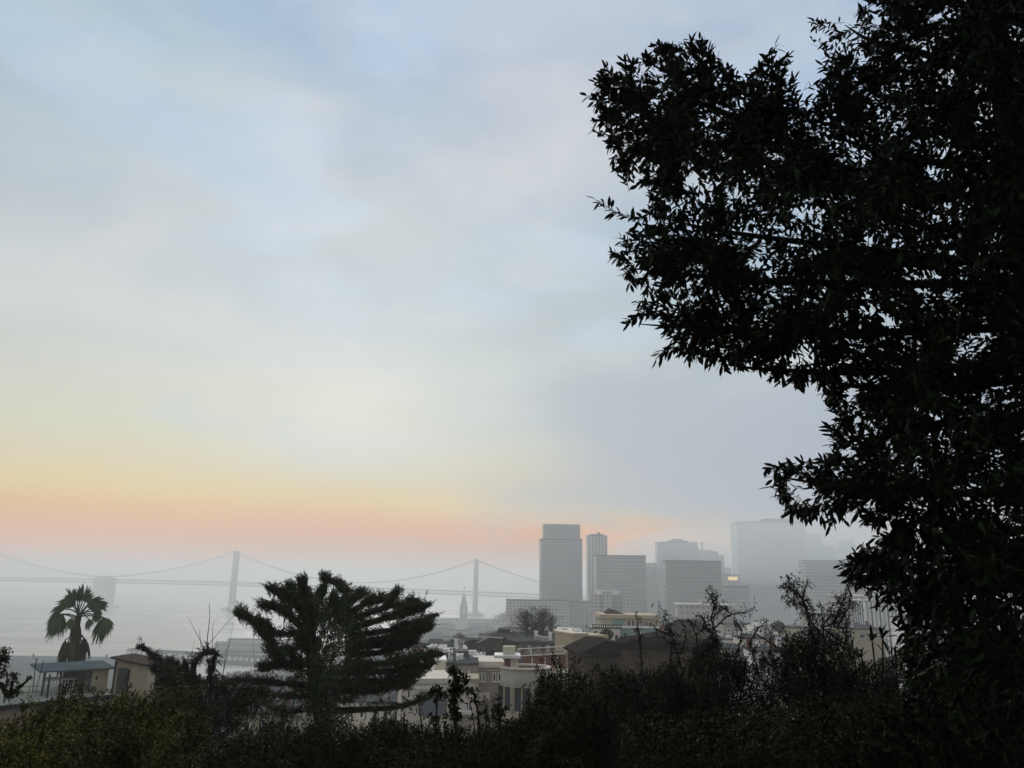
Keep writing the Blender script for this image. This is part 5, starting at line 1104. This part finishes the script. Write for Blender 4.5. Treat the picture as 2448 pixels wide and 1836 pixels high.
# bare winter trees on the hill
def winter(label, u, v0, v1, d, spread, n=120):
    b = at(u, v1, d); g0 = float(gz(b[0], b[1])); r = thing('bare_tree', label, 'tree', (b[0], b[1], min(g0, b[2]))); loc = np.array(r.location); top = at(u, v0, d)
    cs = [([loc, at(u, v1, d), at(u + 2, (v0 + v1) / 2, d), top], 0.2, .04)]; px = d / F
    for k in range(n):
        t = rng.uniform(.25, .95); s = at(u, v1, d) * (1 - t) + top * t; e_ = s + np.array([rng.normal() * spread * px * (1.1 - t * .4), rng.normal() * spread * px * .6, rng.uniform(.15, .7) * (top[2] - b[2]) * .5]); cs.append(([s, (s + e_) / 2 + rng.normal(size=3) * .12, e_], .045, .018))
    q = MB()
    for pts, r0, r1 in cs:
        P = curve_pts(pts, 3) - loc; q.tube(P, np.linspace(r0, r1, len(P)), n=4)
    q.build('trunk', M['bark'], r)
    Q = np.array([c[0][-1] for c in cs[1:]]); Q = np.repeat(Q, 3, 0) + rng.normal(size=(3 * n, 3)) * .35; V, f = leaf4(Q - loc, rnd(len(Q)), rnd(len(Q)), np.full(len(Q), .34), np.full(len(Q), .13)); np_mesh('crown', [(V, f, 0)], [M['hazy_tree']], r)
winter('nearly bare tree with upright twigs before the long apartment slab', 1258, 1470, 1540, 158, 19, 260)
winter('second nearly bare tree, the one nearest the cream corniced building', 1296, 1466, 1540, 155, 20, 280)
winter('small bare tree leaning between the taller two', 1280, 1490, 1540, 150, 13, 150)
winter('thin bare tree at the end of the brown building', 1316, 1480, 1536, 168, 9, 120)
def round_tree(label, u, v, d, rw, m='shrub_dark', zb=14):
    c = at(u, v, d); px = d / F; g0 = float(gz(c[0], c[1])); r = thing('round_tree', label, 'tree', (c[0], c[1], g0)); loc = np.array(r.location)
    MB().tube([(0, 0, 0), (0.05, 0, (c[2] - g0) * .6), (0, 0, c[2] - g0)], [.2, .12, .06]).build('trunk', M['bark'], r)
    n = 420; p = rnd(n) * rng.random((n, 1)) ** .35; P = c + p * rw * px * np.array([1, 1, .85]); V, f = leaf4(P - loc, unit(p + rnd(n) * .8), rnd(n), np.full(n, rw * px * .32), np.full(n, rw * px * .22)); np_mesh('crown', [(V, f, 0)], [M[m]], r)
round_tree('dark rounded tree beside the apricot block and the blue green terrace', 1450, 1516, 112, 14)
round_tree('small dark tree on the roof line left of the pavilion', 1226, 1527, 165, 12)
round_tree('bushy tree at the corner of the dark shingled house', 1215, 1540, 142, 11)
round_tree('dark tree between the pink toned slab and the hip roofed house', 1640, 1500, 200, 13)
round_tree('hazy dark tree behind the shoots below the giant tower', 1860, 1498, 190, 14)

# ---- the fan palm
def palm():
    d = 80.0; px = d / F; hub = at(189, 1468, d); g0 = float(gz(hub[0], hub[1])); r = thing('fan_palm', 'fan palm with drooping fronds and a shaggy skirt of dead leaves behind the cabin', 'palm', (hub[0], hub[1], g0)); loc = np.array(r.location)
    q = MB(); ft = at(177, 1640, d) - loc; ft[2] = -.3; q.tube(curve_pts([ft, at(178, 1560, d) - loc, at(181, 1510, d) - loc, at(188, 1472, d) - loc], 8), np.linspace(.40, .28, 25), n=12); q.build('trunk', M['bark'], r)
    def frond(hu, hv, tu, tv, dz, size, fold, n=26, mt='palm', start=None):
        a = (at(188 + rng.normal() * 3, 1474 + rng.normal() * 5, d) if start is None else start); h_ = at(hu, hv, d + dz); e_ = at(tu, tv, d + dz * 1.5); D = unit((e_ - h_)[None])[0]
        side = np.cross(D, unit(np.array([[0.25 * rng.normal(), -1, .35]]))[0]); side /= np.linalg.norm(side); nn = np.cross(side, D)
        vs = []; fs = []
        for i in range(n):
            t = (i / (n - 1) * 2 - 1); an = t * rad(fold); dr = D * math.cos(an) + side * math.sin(an) + nn * rng.normal() * .13; dr /= np.linalg.norm(dr)
            ln = size * (1 - .25 * abs(t)) * rng.uniform(.85, 1.12) * (rng.uniform(.55, 1.2) if mt == 'palm_dead' else 1); w_ = ln * .046 + .022; s2 = np.cross(dr, nn); s2 /= np.linalg.norm(s2); o = len(vs); p = h_ - loc
            for k, f in enumerate((0, .35, .65, .85, 1)):
                c = p + dr * ln * f + np.array([0, 0, -1]) * ln * ((.46 - .40 * max(0.0, D[2])) * f ** 2.6) ; wk = w_ * (.35, 1, .9, .5, .05)[k]; vs += [c - s2 * wk, c + s2 * wk]
            fs += [(o + 2 * k, o + 2 * k + 1, o + 2 * k + 3, o + 2 * k + 2) for k in range(4)]
        m_ = MB(); m_.add(vs, fs, M[mt]); m_.tube(curve_pts([a - loc, (a + h_) / 2 - loc + np.array([0, 0, .15]), h_ - loc], 4), np.linspace(.075, .05, 9), M[mt], 5); m_.build('frond', None, r)
    px_ = 1.0
    for hu, hv, tu, tv, dz, ln, fo in ((199, 1434, 202, 1396, .3, 40, 62), (212, 1444, 226, 1428, 1.2, 26, 60), (176, 1438, 166, 1404, .4, 38, 50), (170, 1446, 134, 1432, -.3, 36, 52), (152, 1456, 116, 1452, .5, 36, 46), (152, 1470, 122, 1500, -.2, 46, 40), (150, 1468, 136, 1500, .8, 42, 40), (144, 1468, 108, 1496, .2, 34, 36),
                                     (214, 1444, 255, 1430, -.2, 46, 40), (208, 1450, 232, 1440, .9, 36, 56), (248, 1478, 234, 1520, .2, 44, 42), (250, 1477, 258, 1500, -.4, 32, 46), (226, 1462, 238, 1474, .5, 22, 56), (212, 1480, 214, 1498, -.5, 20, 50), (170, 1478, 168, 1495, -.6, 20, 50), (232, 1450, 258, 1436, .7, 26, 46), (190, 1440, 186, 1404, -1.2, 30, 46), (203, 1440, 216, 1402, 1.4, 32, 44), (180, 1448, 152, 1422, 1.0, 30, 44), (184, 1436, 178, 1400, .9, 28, 40)):
        frond(hu, hv, tu, tv, dz, ln * px, fo)
    for hu, hv, tu, tv, dz, ln, fo in ((176, 1488, 172, 1530, -.3, 40, 9), (184, 1488, 182, 1530, -.5, 42, 9), (190, 1490, 188, 1530, .2, 40, 8), (181, 1500, 178, 1535, .4, 40, 10), (200, 1524, 200, 1560, -.2, 44, 26), (206, 1530, 204, 1566, .2, 38, 22), (156, 1530, 152, 1566, .1, 40, 26), (164, 1532, 158, 1568, .3, 42, 24), (176, 1530, 174, 1566, -.6, 44, 24), (186, 1532, 186, 1566, .6, 42, 22), (194, 1534, 194, 1566, -.4, 38, 22), (150, 1550, 143, 1592, -.2, 44, 9), (158, 1556, 154, 1590, .4, 26, 10), (178, 1552, 176, 1592, .2, 40, 9), (172, 1560, 168, 1590, -.2, 26, 8)):
        frond(hu, hv, tu, tv, dz * .8, ln * px, fo, 20, 'palm_dead', at(184, hv - 8, d))
palm()

# ------------------------------------------------------------------ haze
DENS, G = 0.00052, 0.38
hz = MB().box(-5950, 5950, -300, 8950, -6, 184).build('haze', bpy.data.materials.new('haze_air'))
hz['kind'] = 'stuff'; hz['label'] = 'pale morning haze lying over the bay and the city'
hm = hz.data.materials[0]; hm.use_nodes = True; nt = hm.node_tree
nt.nodes.remove(nt.nodes['Principled BSDF'])
pv = nt.nodes.new('ShaderNodeVolumePrincipled'); pv.inputs['Density'].default_value = DENS; pv.inputs['Color'].default_value = (.945, .97, .982, 1); pv.inputs['Anisotropy'].default_value = G
nt.links.new(pv.outputs[0], nt.nodes['Material Output'].inputs['Volume'])

# thicker fog hanging round the tops of the towers at the right
fc_ = at(1985, 1330, 1230); fb = MB(); fb.lathe([(0.0, -1.0)] + [(math.cos(t), math.sin(t)) for t in np.linspace(-1.5, 1.5, 15)] + [(0.0, 1.0)], 32)
fb = fb.build('fog', bpy.data.materials.new('fog_air')); fb['kind'] = 'stuff'; fb['label'] = 'thicker grey fog hanging round the downtown tower tops'
fb.location = (fc_[0], fc_[1], 132); fb.scale = (330, 420, 50)
fm_ = fb.data.materials[0]; fm_.use_nodes = True; nt = fm_.node_tree; nt.nodes.remove(nt.nodes['Principled BSDF'])
pv = nt.nodes.new('ShaderNodeVolumePrincipled'); pv.inputs['Density'].default_value = .0021; pv.inputs['Color'].default_value = (.89, .95, 1.0, 1); pv.inputs['Anisotropy'].default_value = .3
nt.links.new(pv.outputs[0], nt.nodes['Material Output'].inputs['Volume'])

# ------------------------------------------------------------------ sky
SUN_EL, SUN_AZ = rad(26), rad(-10)          # behind the veil of cloud ahead; azimuth from straight ahead
w = bpy.data.worlds.new('World'); sc.world = w; w.use_nodes = True
nt = w.node_tree; N = nt.nodes.new; Lk = nt.links.new; bg = nt.nodes['Background']
sky = N('ShaderNodeTexSky'); sky.sky_type = 'NISHITA'; sky.sun_disc = False; sky.sun_elevation = SUN_EL; sky.sun_rotation = SUN_AZ; sky.air_density = 1.2; sky.dust_density = 3.0
tc = N('ShaderNodeTexCoord'); sp = N('ShaderNodeSeparateXYZ'); Lk(tc.outputs['Generated'], sp.inputs[0])
def m1(op, a, b=None, c=None, clamp=False):
    q = N('ShaderNodeMath'); q.operation = op; q.use_clamp = clamp
    for i, s in enumerate((a, b, c)):
        if s is None: continue
        if isinstance(s, (int, float)): q.inputs[i].default_value = s
        else: Lk(s, q.inputs[i])
    return q.outputs[0]
def sm(x, a, b, lo=0.0, hi=1.0):
    q = N('ShaderNodeMapRange'); q.interpolation_type = 'SMOOTHSTEP'; Lk(x, q.inputs[0])
    for i, v in enumerate((a, b, lo, hi)): q.inputs[i + 1].default_value = v
    return q.outputs[0]
def mixc(f, a, b, mode='MIX'):
    q = N('ShaderNodeMix'); q.data_type = 'RGBA'; q.blend_type = mode; q.clamp_result = False
    if isinstance(f, (int, float)): q.inputs[0].default_value = f
    else: Lk(f, q.inputs[0])
    for i, s in ((6, a), (7, b)):
        if isinstance(s, tuple): q.inputs[i].default_value = (*s, 1)
        else: Lk(s, q.inputs[i])
    return q.outputs[2]
elev = m1('MULTIPLY', m1('ARCSINE', sp.outputs[2]), 180 / math.pi)
az = m1('MULTIPLY', m1('ARCTAN2', sp.outputs[0], sp.outputs[1]), 180 / math.pi)
def ramp(fac, stops):
    r = N('ShaderNodeValToRGB'); Lk(fac, r.inputs[0]); e = r.color_ramp.elements
    while len(e) < len(stops): e.new(.5)
    for i, (p, c) in enumerate(stops): e[i].position = p; e[i].color = (*c, 1)
    return r.outputs[0]
ef = m1('DIVIDE', m1('ADD', elev, 10), 80)
P_ = lambda d: (d + 10) / 80
# colour of the morning sky by elevation, in four directions from left to right
SKYTAB = {-30.0: [(-10, (0.25, 0.27, 0.29)), (0.0, (1.09, 0.392, 0.142)), (1.58, (1.09, 0.392, 0.142)), (2.84, (0.977, 0.352, 0.127)), (4.37, (0.893, 0.466, 0.116)), (5.91, (0.841, 0.639, 0.26)), (7.72, (0.733, 0.65, 0.418)), (9.79, (0.654, 0.671, 0.493)), (12.4, (0.624, 0.653, 0.577)), (15.0, (0.57, 0.62, 0.602)), (17.07, (0.613, 0.651, 0.627)), (18.87, (0.521, 0.594, 0.627)), (22.67, (0.482, 0.556, 0.619)), (26.38, (0.445, 0.545, 0.635)), (30.43, (0.365, 0.514, 0.631)), (33.85, (0.34, 0.518, 0.654)), (52, (0.42, 0.5, 0.66)), (68, (0.5, 0.55, 0.62))], -12.4: [(-10, (0.25, 0.27, 0.29)), (0.0, (0.672, 0.242, 0.087)), (2.33, (0.672, 0.242, 0.087)), (3.75, (0.828, 0.298, 0.108)), (5.47, (0.748, 0.542, 0.218)), (7.49, (0.668, 0.647, 0.477)), (9.53, (0.63, 0.678, 0.675)), (11.29, (0.648, 0.684, 0.615)), (13.34, (0.589, 0.638, 0.598)), (15.69, (0.448, 0.56, 0.628)), (20.08, (0.321, 0.47, 0.597)), (24.38, (0.376, 0.479, 0.556)), (28.57, (0.311, 0.434, 0.561)), (33.9, (0.324, 0.461, 0.628)), (38.16, (0.265, 0.42, 0.648)), (52, (0.42, 0.5, 0.66)), (68, (0.5, 0.55, 0.62))], 0.5: [(-10, (0.25, 0.27, 0.29)), (0.0, (0.643, 0.232, 0.084)), (2.28, (0.643, 0.232, 0.084)), (3.58, (0.824, 0.297, 0.107)), (5.19, (0.755, 0.583, 0.291)), (7.26, (0.623, 0.58, 0.423)), (9.34, (0.551, 0.585, 0.529)), (11.74, (0.466, 0.562, 0.594)), (14.75, (0.495, 0.597, 0.631)), (17.75, (0.424, 0.524, 0.569)), (23.69, (0.364, 0.496, 0.63)), (29.43, (0.411, 0.501, 0.602)), (34.88, (0.399, 0.49, 0.634)), (39.22, (0.312, 0.458, 0.679)), (52, (0.42, 0.5, 0.66)), (68, (0.5, 0.55, 0.62))], 15.1: [(-10, (0.25, 0.27, 0.29)), (0.0, (1.223, 0.741, 0.377)), (3.26, (1.223, 0.741, 0.377)), (4.1, (0.583, 0.488, 0.403)), (5.81, (0.379, 0.448, 0.534)), (7.24, (0.39, 0.453, 0.576)), (10.12, (0.452, 0.506, 0.635)), (12.74, (0.49, 0.596, 0.689)), (14.75, (0.495, 0.597, 0.631)), (17.75, (0.424, 0.524, 0.569)), (23.69, (0.364, 0.496, 0.63)), (29.43, (0.411, 0.501, 0.602)), (34.88, (0.399, 0.49, 0.634)), (39.22, (0.312, 0.458, 0.679)), (52, (0.42, 0.5, 0.66)), (68, (0.5, 0.55, 0.62))]}
cols = []
for a_ in sorted(SKYTAB):
    cols.append((a_, ramp(ef, [(P_(d), c) for d, c in SKYTAB[a_]])))
# drifting cloud veils
mp = N('ShaderNodeMapping'); cb = N('ShaderNodeCombineXYZ'); Lk(az, cb.inputs[0]); Lk(elev, cb.inputs[1]); Lk(cb.outputs[0], mp.inputs[0]); mp.inputs['Rotation'].default_value = (0, 0, rad(-24)); mp.inputs['Scale'].default_value = (.035, .085, 1)
n1 = N('ShaderNodeTexNoise'); n1.inputs['Scale'].default_value = 1.0; n1.inputs['Detail'].default_value = 5; n1.inputs['Roughness'].default_value = .5; n1.inputs['Distortion'].default_value = .35; Lk(mp.outputs[0], n1.inputs['Vector'])
mp2 = N('ShaderNodeMapping'); Lk(cb.outputs[0], mp2.inputs[0]); mp2.inputs['Location'].default_value = (7.3, 2.1, 0); mp2.inputs['Rotation'].default_value = (0, 0, rad(14)); mp2.inputs['Scale'].default_value = (.05, .13, 1)
n2 = N('ShaderNodeTexNoise'); n2.inputs['Scale'].default_value = 1.0; n2.inputs['Detail'].default_value = 6; n2.inputs['Distortion'].default_value = .2; Lk(mp2.outputs[0], n2.inputs['Vector'])
CLOUD = 1.0
azw = m1('ADD', az, m1('MULTIPLY', m1('SUBTRACT', n1.outputs['Fac'], .5), 13 * CLOUD))
c1 = cols[0][1]
for (a0, _), (a1, cn_) in zip(cols[:-1], cols[1:]): c1 = mixc(sm(azw, a0, a1), c1, cn_)
hi = sm(elev, 5, 13, 0.0, CLOUD)
c1 = mixc(m1('MULTIPLY', m1('MULTIPLY', sm(n1.outputs['Fac'], .42, .64), .4), hi), c1, (.72, .74, .735))
c1 = mixc(m1('MULTIPLY', m1('MULTIPLY', sm(n2.outputs['Fac'], .50, .64), .55), hi), c1, (.44, .60, .80))
mp3 = N('ShaderNodeMapping'); Lk(cb.outputs[0], mp3.inputs[0]); mp3.inputs['Rotation'].default_value = (0, 0, rad(-18)); mp3.inputs['Scale'].default_value = (.075, .15, 1)
n3 = N('ShaderNodeTexNoise'); n3.inputs['Scale'].default_value = 1.0; n3.inputs['Detail'].default_value = 7; n3.inputs['Distortion'].default_value = .6; Lk(mp3.outputs[0], n3.inputs['Vector'])
c1 = mixc(m1('MULTIPLY', m1('MULTIPLY', sm(n3.outputs['Fac'], .46, .70), .24), hi), c1, (.74, .76, .745))
# torn grey fog drifting over downtown
fa = m1('ADD', az, m1('MULTIPLY', m1('SUBTRACT', n2.outputs['Fac'], .5), 22 * CLOUD)); fe = m1('ADD', elev, m1('MULTIPLY', m1('SUBTRACT', n3.outputs['Fac'], .5), 16 * CLOUD))
fm = m1('MULTIPLY', m1('MULTIPLY', sm(fa, -4, 6), sm(fe, 18.5, 13)), sm(fe, 2.5, 6, 0.0, 0.8 * CLOUD))
c1 = mixc(fm, c1, (.38, .45, .53))
# the sky behind the viewer is darker
back = sm(sp.outputs[1], .35, -.5)
c1 = mixc(m1('MULTIPLY', back, .8), c1, (.50, .51, .52))
skc = mixc(1.0, sky.outputs[0], (.055, .055, .055), 'MULTIPLY')
c1 = mixc(.08, c1, skc)
Lk(c1, bg.inputs['Color']); bg.inputs['Strength'].default_value = 1.0
sun = bpy.data.lights.new('sun', 'SUN'); sun.energy = 1.5; sun.angle = rad(20); sun.color = (1.0, .945, .855)
so = bpy.data.objects.new('sun', sun); C.objects.link(so)
sd = Vector((math.sin(SUN_AZ) * math.cos(SUN_EL), math.cos(SUN_AZ) * math.cos(SUN_EL), math.sin(SUN_EL)))
so.rotation_euler = sd.to_track_quat('Z', 'Y').to_euler(); so.location = (0, 0, 300)

# ------------------------------------------------------------------ render settings
vs = sc.view_settings; vs.view_transform = 'Standard'; vs.look = 'None'; vs.exposure = 0.0; vs.gamma = 1.0
sc.render.engine = 'CYCLES'; cy_ = sc.cycles
cy_.use_denoising = True; cy_.max_bounces = 12; cy_.diffuse_bounces = 2; cy_.glossy_bounces = 2; cy_.volume_bounces = 8; cy_.transmission_bounces = 2
cy_.sample_clamp_indirect = 4.0
sc.render.film_transparent = False
